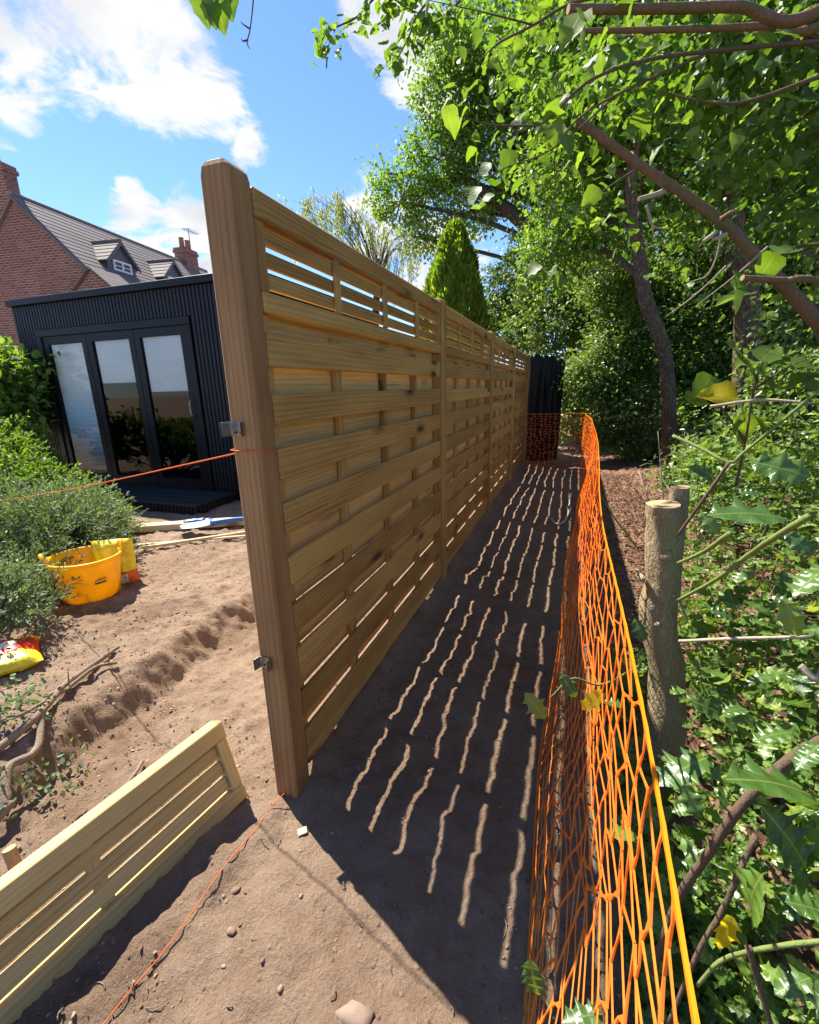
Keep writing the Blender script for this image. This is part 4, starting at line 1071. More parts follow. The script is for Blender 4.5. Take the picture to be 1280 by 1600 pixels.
# ---------------------------------------------------------------- strings
e0 = A(-.03, -.096, 1.252); e1 = G(0, 783, .72); e2 = e0+(e1-e0)*1.22
wrap = [(-.093, -.03, 1.25), (-.093, -.099, 1.252), tuple(e0)]
V, F = tube([tuple(e0), tuple((e0+e1)/2+A(0, 0, -.012)), tuple(e1), tuple(e2)], 0.0024, 6, 30); sv = MB().add(V, F)
sv.add(*tube([(.006, -.03, 1.25), (.006, -.097, 1.251), (-.09, -.099, 1.252), (-.096, -.04, 1.253)], .0016, 5, 12))
o = add('string_line', sv.V, sv.F, 'orange_string', None, True); tag(o, 'taut orange string line tied round the end post of the fence', 'string')
sk = thing('string_stake', (e2[0], e2[1], gz(e2[0], e2[1])), 'thin wooden stake holding the far end of the taut orange string', 'stake')
bx('shaft', e2[0]-.018, e2[0]+.018, e2[1]-.018, e2[1]+.018, gz(e2[0], e2[1])-.1, e2[2]+.06, 'pale_wood', sk)
gp = [A(-.02, -.098, .055)]+[onG(*q)+A(0, 0, .006) for q in [(425, 1262), (398, 1300), (360, 1345), (330, 1385), (285, 1450), (245, 1500), (205, 1550), (165, 1600), (140, 1635)]]
V, F = tube(gp, .0014, 6, 60); o = add('ground_string', V, F, 'orange_string', None, True); tag(o, 'orange string lying on the soil from the foot of the end post', 'string')

# ---------------------------------------------------------------- cut stump
sb = A(1.245, .53, 0); sb[2] = gz(1.245, .53)
st_ = thing('cut_stump', sb, 'sawn upright tree stump with two cut stems beside the netting', 'stump')
rs = np.random.default_rng(61)
def stem(path, rad, nm, seed):
    V, F = tube(path, rad, 18, 40, .022, seed, cap=False); V = np.array(V)
    cc = V.reshape(-1, 18, 3).mean(1).repeat(18, 0); aa = np.tile(np.arange(18)*2*PI/18, len(V)//18); V = cc+(V-cc)*(1+.10*np.sin(aa*2+seed)+.05*np.sin(aa*5+V[:, 2]*14)+.05*np.sin(V[:, 2]*23+aa))[:, None]
    o = add(nm, V, F, 'bark_stump', st_, True)
    top = V[-18:]; c = top.mean(0); ax = nz(np.asarray(path[-1])-np.asarray(path[-2]))
    Vt = [c+A(0, 0, .002)]+list(top*.995+c*.005)
    cf = add('cut_face', np.array(Vt)-c, [(0, 1+j, 1+(j+1) % 18) for j in range(18)], 'cut_face', o, mw=Matrix.Translation(Vector(tuple(c))))
    return o
s1 = stem([tuple(sb+A(.01, 0, -.1)), tuple(sb+A(0, 0, .25)), tuple(PY(1029, 960, .53)), tuple(PY(1035, 900, .53)), tuple(PY(1036, 787, .53))], [.085, .064, .064, .058, .056], 'stem', 1)
s2 = stem([tuple(PY(1035, 950, .58)), tuple(PY(1050, 860, .62)), tuple(PY(1063, 760, .62))], [.05, .042, .034], 'stem', 2)
for (q, rr_) in (((1004, 905), .009), ((1040, 868), .022), ((1028, 975), .012), ((1052, 930), .010)):
    c = PY(*q, .475); V, F = tube([c+A(0, .05, -.01), c, c+A(-.004, -.012, .004)], [rr_*1.5, rr_*1.1, rr_*.7], 10, 8, .08, 3); add('knot', V, F, 'bark_stump', s1, True)

# ---------------------------------------------------------------- pruned tree with sawn limbs (its trunk stands just outside the frame)
lm = [P(902, 188, 1.75), P(1000, 258, 1.78), P(1120, 340, 1.8), P(1200, 420, 1.85), P(1290, 520, 1.95)]
tb = A(2.25, .95, 0); tb[2] = gz(2.25, .95)
pt = thing('pruned_tree', tb, 'pruned tree whose sawn bare limb juts diagonally over the holly', 'tree')
V, F = tube([tb+A(0, 0, -.1), tb+A(-.03, 0, .6), lm[-1]+A(.18, .12, -.22), lm[-1]+A(.42, .25, .6), lm[-1]+A(.5, .3, 1.6)], [.13, .10, .085, .075, .05], 14, 30, .04, 4); add('trunk', V, F, 'bark_cut', pt, True)
def limb(path, rad, seed, cutr=True, parent=pt, name='limb', mat='bark_cut', sides=14):
    V, F = tube(path, rad, sides, len(path)*8, .045, seed, cap=False); V = np.array(V)
    o = add(name, V, F, mat, parent, True)
    if cutr:
        top = V[:sides]; c = top.mean(0)
        add('cut_face', np.array([c]+list(top))-c, [(0, 1+(j+1) % sides, 1+j) for j in range(sides)], 'cut_face', o, mw=Matrix.Translation(Vector(tuple(c))))
    return o
L1 = limb(lm+[lm[-1]+A(.2, .13, -.22)], [.0115, .0125, .014, .017, .021, .035], 5)
limb([P(998, 311, 1.74), P(1020, 305, 1.77), P(1040, 298, 1.79)], [.006, .007, .008], 6, parent=L1, name='limb_stub', mat='twig_pale', sides=10)
limb([P(1098, 378, 1.74), P(1120, 362, 1.78)], [.005, .006], 7, parent=L1, name='limb_stub', mat='twig_pale', sides=8)
limb([P(1115, 374, 1.74), P(1135, 366, 1.78)], [.005, .006], 8, parent=L1, name='limb_stub', mat='twig_pale', sides=8)
V, F = tube([P(1128, 342, 1.74), P(1140, 334, 1.73), P(1150, 330, 1.74)], [.008, .007, .004], 8, 8, .1); add('limb_knot', V, F, 'bark_cut', L1, True)
limb([P(1160, 434, 1.25), P(1220, 438, 1.32), P(1290, 442, 1.42), lm[-1]+A(.25, .1, .05)], [.0055, .0065, .0075, .010], 9)
limb([P(888, 14, 1.9), P(1000, 14, 2.0), P(1150, 10, 2.1), P(1300, 5, 2.2), lm[-1]+A(.5, .3, 1.4)], [.011, .012, .013, .016, .02], 10)
limb([P(905, 48, 2.3), P(1040, 46, 2.35), P(1200, 40, 2.4), P(1320, 20, 2.4), lm[-1]+A(.5, .3, 1.3)], [.007, .009, .011, .014, .02], 11)
r_ = np.random.default_rng(66)
hz = [(P(1080, 70, 3.4), (.45, .4, .3)), (P(1200, 40, 3.2), (.5, .4, .3)), (P(1240, 190, 3.4), (.5, .45, .35)), (P(1270, 330, 3.6), (.45, .4, .3)), (P(960, 60, 4.0), (.5, .45, .35))]
pos, ax, nr, sz, cl = blob_leaves(hz, 2600, .062, r_, .15, per=14, shell=.15)
V, F, uv = stamp(BROAD[2], pos, ax, nr, sz); add('crown', V, F, 'leaf_hazel', pt, uv=uv)
hs = lm[-1]+A(.42, .25, .6)
for bi, (c, rd) in enumerate(hz):
    V, F = tube([hs, (hs+c)/2+A(0, 0, .12), c], [.016, .011, .004], 7, 12, .05, bi); add('limb', V, F, 'twig_bark', pt, True)
tw = MB()
for path in ([(1135, 415), (1110, 440), (1075, 470), (1040, 495)], [(1128, 360), (1120, 400), (1105, 430), (1080, 440)], [(1010, 320), (1018, 345), (1022, 380)], [(1010, 320), (1020, 352), (1045, 358)], [(1200, 385), (1150, 430), (1085, 480)]):
    tw.add(*tube([P(*q, 1.80) for q in path], [.0035]+[.0028]*(len(path)-2)+[.001], 5, 14))
add('dead_twigs', tw.V, tw.F, 'twig_pale', pt, True)

# ---------------------------------------------------------------- overhanging broad-leaved branch
lfm = [mk_mesh('leaf', v*A(1, 1, 1), f, 'leaf_lime', True, u) for (v, f, u) in BROAD]
lfy = [mk_mesh('leaf', v, f, 'leaf_yellow', True, u) for (v, f, u) in BROAD[:2]]
hlm = [mk_mesh('leaf', v, f, 'leaf_holly', True, u) for (v, f, u) in HOLLY]
hly = [mk_mesh('leaf', v, f, 'leaf_yellow', True, u) for (v, f, u) in HOLLY[:1]]
def leaf_obj(me, pos, axis, normal, size, parent, name='leaf'):
    fr_ = frames(np.asarray(axis)[None], np.asarray(normal)[None])[0]
    mw = Matrix.Identity(4)
    for i in range(3):
        for j in range(3): mw[i][j] = fr_[i][j]*size
        mw[i][3] = pos[i]
    return place(bpy.data.objects.new(name, me), parent, mw)
r_ = np.random.default_rng(71)
ob = P(960, 60, 2.3)
br = thing('overhanging_branch', ob, 'leafy branch with bright translucent broad leaves overhanging above the path', 'branch')
twp = [([(1330, -60, 2.5), (1180, -10, 2.3), (1000, -10, 2.1), (900, 3, 2.0), (834, 39, 1.9), (782, 66, 1.85), (749, 95, 1.8)], .007),
       ([(1340, 60, 2.2), (1160, 75, 2.0), (1014, 93, 1.8), (919, 128, 1.7), (860, 184, 1.65), (834, 197, 1.6), (780, 221, 1.55)], .006),
       ([(1100, 85, 1.9), (960, 150, 1.75), (900, 190, 1.7), (868, 240, 1.65), (867, 295, 1.65), (851, 377, 1.65), (808, 426, 1.65)], .0035),
       ([(950, 160, 1.75), (900, 205, 1.65), (850, 240, 1.6), (790, 262, 1.6), (750, 285, 1.6)], .003),
       ([(1000, 260, 2.1), (940, 300, 2.0), (900, 331, 1.95), (880, 345, 1.95)], .003), ([(960, 420, 2.1), (900, 428, 2.0), (850, 432, 1.95)], .003),
       ([(834, 39, 1.9), (760, 20, 1.85), (670, 0, 1.8)], .003), ([(834, 197, 1.6), (770, 195, 1.55), (715, 180, 1.5)], .003), ([(1280, 120, 1.7), (1160, 160, 1.65), (1080, 155, 1.62), (1030, 140, 1.6)], .005)]
for path, rr_ in twp:
    pts = [P(*q) for q in path]
    V, F = tube(pts, [rr_*(1-.75*i/(len(pts)-1)) for i in range(len(pts))], 7, len(pts)*6, .05); add('twig', V, F, 'twig_bark', br, True)
lpx = [(706, 190, 50, 1.5), (759, 98, 32, 1.8), (775, 102, 34, 1.8), (723, 85, 26, 1.8), (772, 215, 24, 1.55), (793, 253, 40, 1.6), (867, 177, 44, 1.65), (867, 210, 44, 1.65), (887, 226, 44, 1.6), (828, 13, 36, 1.9), (847, 59, 34, 1.9), (810, 70, 26, 1.9),
       (755, 269, 36, 1.6), (765, 282, 40, 1.6), (739, 308, 40, 1.6), (759, 311, 36, 1.6), (831, 295, 40, 1.65), (808, 289, 34, 1.65), (831, 423, 36, 1.65), (854, 423, 30, 1.65), (874, 440, 34, 1.9), (821, 453, 28, 1.65), (811, 476, 28, 1.65), (668, 3, 36, 1.8), (700, 12, 24, 1.8),
       (865, 178, 40, 1.7), (869, 207, 38, 1.7), (881, 224, 36, 1.7), (922, 310, 40, 1.95), (902, 331, 40, 1.95), (861, 430, 38, 1.95), (873, 442, 30, 1.95), (893, 45, 70, 1.8), (960, 95, 44, 1.8), (1000, 110, 42, 1.8), (1050, 100, 22, 1.9), (905, 88, 34, 1.75), (920, 100, 34, 1.75), (1000, 165, 36, 1.6), (1005, 190, 44, 1.7), (1230, 50, 50, 1.6), (985, 12, 40, 1.8), (1100, 40, 34, 2.0), (1170, 155, 38, 1.7), (1010, 70, 30, 2.0), (940, 60, 30, 2.0), (900, 270, 30, 1.8), (905, 250, 26, 1.8), (850, 250, 30, 1.6), (745, 60, 28, 1.8), (735, 240, 26, 1.6), (1150, 220, 34, 1.9), (1100, 130, 30, 2.0), (1235, 150, 44, 1.9), (1190, 100, 30, 1.9), (1060, 190, 30, 2.0)]
extra_l = []
for (x, y, s, d) in lpx:
    extra_l.append((x, y, s, d))
    if r_.random() < .35: extra_l.append((x+r_.normal()*26, y+r_.normal()*22, s*(.6+.4*r_.random()), d+abs(r_.normal())*.2))
for (x, y, s, d) in extra_l:
    c = P(x, y, d); L = s*((c-CAM)@_fw)/FPX*.88
    ax = nz(_rt*r_.normal()*.8 + A(0, 0, -.45)+r_.normal(size=3)*.45); nr = nz(A(0, 0, .8)-_fw*.55+r_.normal(size=3)*.45)
    leaf_obj(lfm[r_.integers(4)], c-ax*L*.5, ax, nr, L, br)
# leaf mass of the same branch, further back and higher
fbk = [(P(1010, 40, 3.0), (.5, .4, .28)), (P(1180, 90, 2.8), (.45, .4, .25)), (P(1110, 190, 3.4), (.4, .4, .25)), (P(900, 120, 3.2), (.4, .4, .3)), (P(800, 120, 3.4), (.3, .3, .25)), (P(930, 330, 3.8), (.35, .35, .25))]
pos, ax, nr, sz, cl = blob_leaves(fbk, 420, .055, r_, .16, per=12, shell=.2)
V, F, uv = stamp(BROAD[0], pos, ax, nr, sz); add('leaf_mass', V, F, 'leaf_lime_mass', br, uv=uv).__setitem__('kind', 'stuff')
# a second overhanging twig, seen against the sky at the top of the frame
ot = thing('overhanging_oak_twig', P(600, -60, 3.0), 'dark small-leaved twigs hanging against the sky beside the cloud', 'branch')
mb = MB(); lp = []; la = []
for path in ([(700, -60), (600, -15), (560, 25), (520, 45), (505, 60), (500, 80)], [(720, -60), (655, 20), (640, 55), (625, 85), (615, 108)], [(690, -40), (620, -5), (590, 15)], [(720, 0), (690, 30), (660, 40)]):
    pts = spline([P(*q, 3.0) for q in path], 30); mb.add(*tube(pts, np.linspace(.006, .0015, 30), 5, 30))
    for p_ in pts[8:]:
        for k in range(3): lp.append(p_+r_.normal(size=3)*.03); la.append(nz(A(r_.normal(), r_.normal(), -.6)))
add('twig', mb.V, mb.F, 'twig_bark', ot, True)
V, F, uv = stamp(BROAD[1], np.array(lp), np.array(la), rdir(len(lp), r_), .045*(.6+.8*r_.random(len(lp))), .75); add('foliage', V, F, 'leaf_oak', ot, uv=uv)
o3 = thing('hanging_twig', P(388, -20, 1.6), 'thin bare hooked twig hanging in the sky above the end post', 'twig')
mb = MB()
for path in ([(398, -30), (394, 20), (390, 50), (386, 66), (391, 77)], [(391, 45), (383, 40), (376, 34)], [(388, 62), (380, 64), (377, 60)]): mb.add(*tube([P(*q, 1.6) for q in path], [.0022]+[.0016]*(len(path)-2)+[.0008], 5, 14))
add('stem', mb.V, mb.F, 'twig_bark', o3, True)
o4 = thing('hanging_leaf_sprig', P(335, -20, 1.3), 'yellow-green leaf sprig hanging in the sky left of the hooked twig', 'sprig')
V, F = tube([P(345, -40, 1.3), P(330, 2, 1.3), P(320, 28, 1.3)], [.002, .0015, .0008], 5, 10); add('stem', V, F, 'twig_bark', o4, True)
for (x, y, s) in ((315, -8, 30), (338, -6, 34), (328, 0, 26), (352, -20, 30)): leaf_obj(lfm[0], P(x, y, 1.3), nz(-_up+_rt*.2), nz(-_fw+A(0, 0, .5)), s*1.3/FPX, o4)

# ---------------------------------------------------------------- holly
hb = A(1.75, .4, 0); hb[2] = gz(1.75, .4)
hol = thing('holly_bush', hb, 'glossy spiny holly bush crowding the right side of the netting', 'holly bush')
r_ = np.random.default_rng(81)
stems = [([(1300, 1145, 1.0), (1225, 1195, 1.0), (1160, 1258, 1.02), (1110, 1330, 1.1), (1060, 1405, 1.2), (1020, 1520, 1.4)], .0085, 'twig_bark'),
         ([(1181, 1305, .95), (1130, 1420, 1.0), (1090, 1490, 1.05), (1045, 1600, 1.15)], .0042, 'twig_bark'),
         ([(1262, 808, .75), (1180, 860, .9), (1120, 905, 1.05), (1060, 938, 1.2)], .0045, 'twig_green'), ([(1140, 834, .9), (1100, 862, 1.05), (1060, 880, 1.2)], .0045, 'twig_green'),
         ([(1052, 681, 1.5), (1095, 700, 1.45), (1140, 722, 1.4), (1165, 705, 1.4), (1280, 610, 1.4)], .0048, 'twig_green'), ([(1140, 722, 1.4), (1100, 780, 1.4), (1060, 835, 1.45)], .005, 'twig_bark'),
         ([(1062, 1002, 1.3), (1150, 998, 1.2), (1268, 995, 1.15)], .004, 'twig_pale'), ([(1300, 1470, .9), (1210, 1480, .9), (1130, 1500, .95), (1090, 1540, 1.0)], .0032, 'twig_green'),
         ([(1170, 1480, .9), (1190, 1550, .95), (1215, 1640, 1.0)], .004, 'twig_bark'), ([(1300, 1010, 1.3), (1280, 1060, 1.3), (1250, 1040, 1.3)], .009, 'twig_pale'), ([(1110, 635, 1.5), (1190, 625, 1.5), (1270, 630, 1.5)], .004, 'twig_pale')]
for k in range(60):      # inner stems from the ground up
    b_ = A(1.45+r_.random()*1.5, .1+r_.random()*3.2, 0); b_[2] = gz(b_[0], b_[1])
    t_ = b_+A(r_.normal()*.2-.05, r_.normal()*.2, .5+r_.random()*.6)
    V, F = tube([b_+A(0, 0, -.03), (b_+t_)/2+r_.normal(size=3)*.05, t_], [.008, .006, .002], 6, 12, .05); add('stem', V, F, ['twig_bark', 'twig_green', 'twig_pale'][k % 3], hol, True)
for path, rr_, mt in stems:
    pts = [P(*q) for q in path]; V, F = tube(pts, [rr_*(1-.3*i/len(pts)) for i in range(len(pts))], 8, len(pts)*6, .06); add('stem', V, F, mt, hol, True)
hero = [(1172, 806, 112, .55, 185), (1220, 733, 74, .62, 205), (1272, 905, 80, .62, 150), (1070, 1203, 86, .95, 160), (1207, 1228, 135, .72, 195), (1230, 1312, 110, .75, 235), (1180, 1400, 108, .8, 255), (1104, 1105, 44, 1.25, 20), (1209, 1150, 60, 1.1, 170), (975, 1303, 60, 1.1, 200),
        (838, 1104, 46, 1.15, 230), (889, 1072, 38, 1.15, 240), (835, 1530, 62, .95, 255), (912, 1590, 60, .95, 170), (1163, 900, 44, 1.1, 160), (1237, 966, 60, .95, 250), (1190, 976, 40, 1.2, 200), (1100, 738, 46, 1.3, 200), (1109, 818, 40, 1.2, 240), (1173, 771, 30, 1.1, 190), (1240, 1100, 60, 1.0, 200), (1265, 1180, 60, .9, 150), (1150, 1110, 44, 1.2, 180), (1080, 1250, 50, 1.05, 250), (1265, 1420, 70, .85, 200), (1240, 1540, 60, .9, 160), (1000, 985, 34, 1.2, 250), (960, 1100, 30, 1.2, 190), (1250, 850, 46, 1.0, 230), (1130, 960, 36, 1.3, 200), (1190, 1060, 40, 1.25, 170), (1060, 1080, 30, 1.4, 180)]
for (x, y, s, d, a) in hero:
    c = P(x, y, d); L = s*((c-CAM)@_fw)/FPX; a = math.radians(a)
    ax = nz(_rt*math.cos(a)-_up*math.sin(a)*-1*(-1)+_fw*r_.normal()*.25)
    nr = nz(nz(SUN-ray(x, y))+r_.normal(size=3)*.11)
    leaf_obj(hlm[r_.integers(4)], c-ax*L*.5, ax, nr, L*1.05, hol)
for (x, y, s, d, a) in [(1135, 1455, 50, .95, 250), (928, 1093, 40, 1.15, 220)]:
    c = P(x, y, d); L = s*((c-CAM)@_fw)/FPX; ax = nz(_rt*math.cos(math.radians(a))+_up*math.sin(math.radians(a)))
    o = leaf_obj(hly[0], c-ax*L*.5, ax, nz(-_fw*.8+A(0, 0, .6)), L*1.1, hol); o['label'] = 'yellowed holly leaf'
sp_ = [P(895, 1060, 1.16), P(860, 1090, 1.15), P(840, 1085, 1.15), P(815, 1060, 1.15)]
V, F = tube([P(1000, 1040, 1.25), P(940, 1070, 1.2)]+sp_[:2], [.003, .0025, .002, .0012], 6, 18); add('stem', V, F, 'twig_green', hol, True)
# body of the bush
nb_ = 44000
x = 1.08+r_.random(nb_)**1.2*2.0; y = -1.15+r_.random(nb_)**1.25*5.4
topz = (.28+.80*sstep(1.05, 1.75, x)+.35*sstep(1.6, 2.6, x))*(1-.25*sstep(2.6, 4.6, y))*(.40+1.2*(fbm(x*2.3, y*2.3, 3, 91)+.5))
dep = r_.random(nb_)**1.4*.7
z = height(x, y)+np.maximum(.02, topz-dep)
pos = np.stack([x, y, z], 1)
cl_ = np.floor(pos*5); hh = _hash(cl_[:, 0]+cl_[:, 2]*57, cl_[:, 1], 3)
keep = (hh > .38) & (np.linalg.norm(pos-CAM, axis=1) > .62)
# leave the stump and the trodden edge of the path clear
ds = np.hypot(pos[:, 0]-1.22, pos[:, 1]-.5); keep &= ~((ds < .13))
u_, v_, w_ = pix(pos)
keep &= ~((u_ < 1085) & (u_ > 985) & (v_ > 740) & (v_ < 1180) & (w_ < 1.95) & (w_ > 0))
keep &= ~((pos[:, 1] > .9) & (pos[:, 0] < 1.33+.17*(pos[:, 1]-.9)))
keep &= ~((u_ < 1280) & (u_ > 600) & (v_ < 690) & (v_ > 0) & (w_ > 0) & (w_ < 4.5))
pos = pos[keep]; n = len(pos)
ax = nz(np.stack([r_.normal(size=n)-.3, r_.normal(size=n)-.2, r_.normal(size=n)*.5-.1], 1)); nr = nz(A(-.45, -.15, .8)+r_.normal(size=(n, 3))*.5)
sz = .024+.060*r_.random(n)**1.8
u_, v_, w_ = pix(pos); inview = (u_ > -20) & (u_ < 1300) & (v_ > -20) & (v_ < 1620) & (w_ > .1)
app = np.where(inview, sz/np.maximum(w_, .1), 0); order = np.argsort(-app)
for i in order[:230]:
    leaf_obj(hlm[r_.integers(4)], pos[i], ax[i], nr[i], sz[i], hol)
rest = order[230:]; h2 = rest.reshape(-1)
HM3 = [holly_template(3, 20+k) for k in range(3)]
acc = [stamp(HM3[k], pos[h2[k::3]], ax[h2[k::3]], nr[h2[k::3]], sz[h2[k::3]]) for k in range(3)]
Vs, Fs, us = [], [], []; off = 0
for V, F, uv in acc: Vs.append(V); Fs.append(F+off); us.append(uv); off += len(V)
o = add('leaf_mass', np.vstack(Vs), np.vstack(Fs), 'leaf_holly_mass', hol, uv=np.vstack(us)); o['kind'] = 'stuff'
# bramble / sapling with rounded leaves in front of the trees
sp = thing('sapling', P(1190, 700, 1.9), 'young sapling with rounded leaves in front of the straight tree', 'sapling')
sp_b = A(1.75, .75, 0); 
for path in ([(1150, 760), (1165, 690), (1180, 600), (1200, 545)], [(1165, 690), (1130, 640), (1110, 615)], [(1175, 610), (1230, 575), (1262, 560)], [(1290, 405), (1230, 395), (1165, 448), (1150, 455)], [(1290, 380), (1235, 388), (1195, 420)]):
    V, F = tube([P(*q, 1.9) for q in path], [.005]+[.0035]*(len(path)-2)+[.0015], 6, 16); add('stem', V, F, 'twig_bark', sp, True)
for (x, y, s, d) in [(1199, 591, 50, 1.9), (1203, 550, 46, 1.9), (1244, 566, 50, 1.9), (1178, 583, 34, 1.9), (1162, 669, 44, 1.9), (1186, 657, 40, 1.9), (1150, 545, 40, 1.95), (1100, 605, 44, 1.9), (1090, 625, 40, 1.92), (1153, 451, 60, 1.7), (1232, 389, 50, 1.7), (1199, 418, 46, 1.7), (1150, 462, 50, 1.75), (1255, 590, 40, 1.9), (1165, 566, 36, 1.95), (1270, 600, 40, 1.9)]:
    c = P(x, y, d); L = s*((c-CAM)@_fw)/FPX; ax = nz(_rt*r_.normal()+_up*r_.normal()*.4-A(0, 0, .2)); nr = nz(-_fw*.6+A(0, 0, .8)+r_.normal(size=3)*.25)
    leaf_obj(lfm[r_.integers(4)], c-ax*L*.5, ax, nr, L*1.1, sp)
c = P(1118, 614, 1.85); o = leaf_obj(lfy[0], c+_rt*.07-_up*.01, nz(-_rt+_up*.1), nz(-_fw*.9+A(0, 0, .5)), .125, sp); o['label'] = 'large bright yellow leaf'

# brushwood under the trees: thin dead twigs
r_ = np.random.default_rng(91); mb = MB()
for k in range(150):
    q = A(1.75+r_.random()*2.0, 2.0+r_.random()*4.2, 0); q[2] = gz(q[0], q[1])+r_.random()*.35
    d = nz(A(r_.normal(), r_.normal(), r_.normal()*.5))*(.15+.35*r_.random())
    mb.add(*tube([q, q+d*.5+r_.normal(size=3)*.05, q+d], [.004, .003, .0015], 4, 7))
o = add('brushwood', mb.V, mb.F, 'twig_pale', None, True); tag(o, 'tangle of thin pale dead twigs under the trees', 'brushwood', kind='stuff')
# ivy-like undergrowth at the foot of the trees
r_ = np.random.default_rng(92); n = 9000
x = 1.75+r_.random(n)**.9*4; y = 2.2+r_.random(n)*5.5; m = x > 1.72+.16*(y-2.2)+.5*fbm(x*2, y*2, 3, 4)
x, y = x[m], y[m]; n = len(x); z = height(x, y)+r_.random(n)**1.4*(.25+.55*sstep(2.0, 3.4, x))
V, F, uv = stamp(T_OVAL, np.stack([x, y, z], 1), rdir(n, r_), nz(A(-.2, 0, .8)+r_.normal(size=(n, 3))*.45), .055*(.6+.8*r_.random(n)))
o = add('undergrowth', V, F, 'leaf_hedge', None, uv=uv); tag(o, 'low leafy undergrowth covering the wood floor', 'undergrowth', kind='stuff')

# ---------------------------------------------------------------- garden side shrubs
r_ = np.random.default_rng(101)
def feather_bush(name, label, base, blobs, nspray, mat, seed, slen=.13, nl=26, ls=.026, wid=1.1, droop=.1):
    r = np.random.default_rng(seed); t = thing(name, base, label, 'shrub')
    vol = np.array([b[1][0]*b[1][1]*b[1][2] for b in blobs])**(2/3); which = r.choice(len(blobs), nspray, p=vol/vol.sum())
    c0 = np.array([b[0] for b in blobs])[which]; rd = np.array([b[1] for b in blobs])[which]
    d = rdir(nspray, r); d[:, 2] = np.abs(d[:, 2])*1.0-.25; d = nz(d)
    p0 = c0+d*rd*(.62+.38*r.random((nspray, 1)))*(1+.18*np.sin(d[:, :1]*7+which[:, None]))
    ax = nz(d+A(0, 0, .25)+r.normal(size=p0.shape)*.4)
    k = np.repeat(np.arange(nspray), nl); s = r.random(len(k)); L = (slen*(.6+.8*r.random(nspray)))[k]
    sd = nz(np.cross(ax, rdir(nspray, r)))[k]
    side = np.where(r.random(len(k)) < .5, -1, 1)[:, None]
    pos = p0[k]+ax[k]*(s*L)[:, None]+sd*side*((1-s)*L*.32*r.random(len(k)))[:, None]+A(0, 0, -1)*(s**2*L*droop)[:, None]
    la = nz(ax[k]+sd*side*.8+r.normal(size=pos.shape)*.3); nr = nz(A(0, 0, .7)+d[k]*.5+r.normal(size=pos.shape)*.4)
    V, F, uv = stamp(T_NEEDLE if wid < 2 else T_OVAL, pos, la, nr, ls*(.7+.6*r.random(len(k))), wid if wid < 2 else 1.0); add('foliage', V, F, mat, t, uv=uv)
    mb = MB(); b = A(*base)
    for i in range(26):
        q = p0[r.integers(nspray)]; mb.add(*tube([b, (b+q)/2+A(0, 0, .06)+r.normal(size=3)*.04, q], [.016, .009, .003], 5, 8))
    add('stems', mb.V, mb.F, 'twig_bark', t, True); return t
feather_bush('juniper_bush', 'spreading blue-green juniper bush leaning over the yellow tub', A(-2.75, .75, .12), [(A(-2.75, .95, .38), (.50, .48, .34)), (A(-3.15, .60, .45), (.55, .5, .40)), (A(-2.62, .52, .28), (.34, .30, .24)), (A(-2.55, .30, .24), (.28, .26, .22)), (A(-3.15, 1.28, .36), (.36, .36, .30)), (A(-2.9, .15, .30), (.4, .35, .3)), (onG(30, 985)+A(-.10, .02, .14), (.24, .22, .16)), (onG(-10, 1000)+A(-.1, 0, .16), (.3, .25, .2))], 3100, 'leaf_juniper', 102, .15, 24, .030, 1.4)
feather_bush('box_shrub', 'bright green small-leaved shrub growing against the blue-green juniper', A(-3.4, 1.6, .12), [(A(-3.28, 1.52, .32), (.30, .28, .24)), (A(-3.95, 1.72, .36), (.4, .35, .30)), (A(-3.08, 1.48, .27), (.17, .18, .16))], 1900, 'leaf_bright', 103, .12, 16, .030, 2.5)
feather_bush('light_green_shrub', 'light green shrub in front of the old brown fence', A(-5.2, 2.0, .12), [(A(-4.9, 1.75, .55), (.5, .45, .45)), (A(-5.5, 2.2, .6), (.55, .5, .5)), (A(-4.35, 1.6, .45), (.4, .4, .34))], 1500, 'leaf_bright', 104, .16, 16, .042, 2.5)
tree('young_garden_tree', 'young tree with drooping pale leaves beside the black garden room', None, [A(-7.2, 3.2, .1), A(-7.1, 3.1, .9), A(-6.9, 3.0, 1.6)], [.05, .04, .02], [PB(20, 600, 3.0, (.55, .45, .40)), PB(-30, 590, 3.0, (.6, .5, .5)), PB(10, 650, 2.8, (.35, .35, .25))], 5200, .10, 'leaf_bright', 'bark', T_OVAL, 105, .12)
# old boarded fence left of the garden room
of = thing('old_boarded_fence', (-7.6, 3.9, .1), 'old brown vertical board fence left of the garden room', 'fence')
for k in range(20):
    xx = -8.9+k*.128; bx('board', xx, xx+.118, 4.10+random.uniform(-.006, .006), 4.122, .08, 1.32+random.uniform(-.01, .01), 'old_fence_wood', of, .003)
bx('rail', -8.9, -6.3, 4.124, 4.17, .4, .48, 'old_fence_wood', of); bx('rail', -8.9, -6.3, 4.124, 4.17, 1.05, 1.13, 'old_fence_wood', of)
bx('post', -6.34, -6.24, 4.0, 4.095, .05, 1.42, 'old_fence_wood', of)

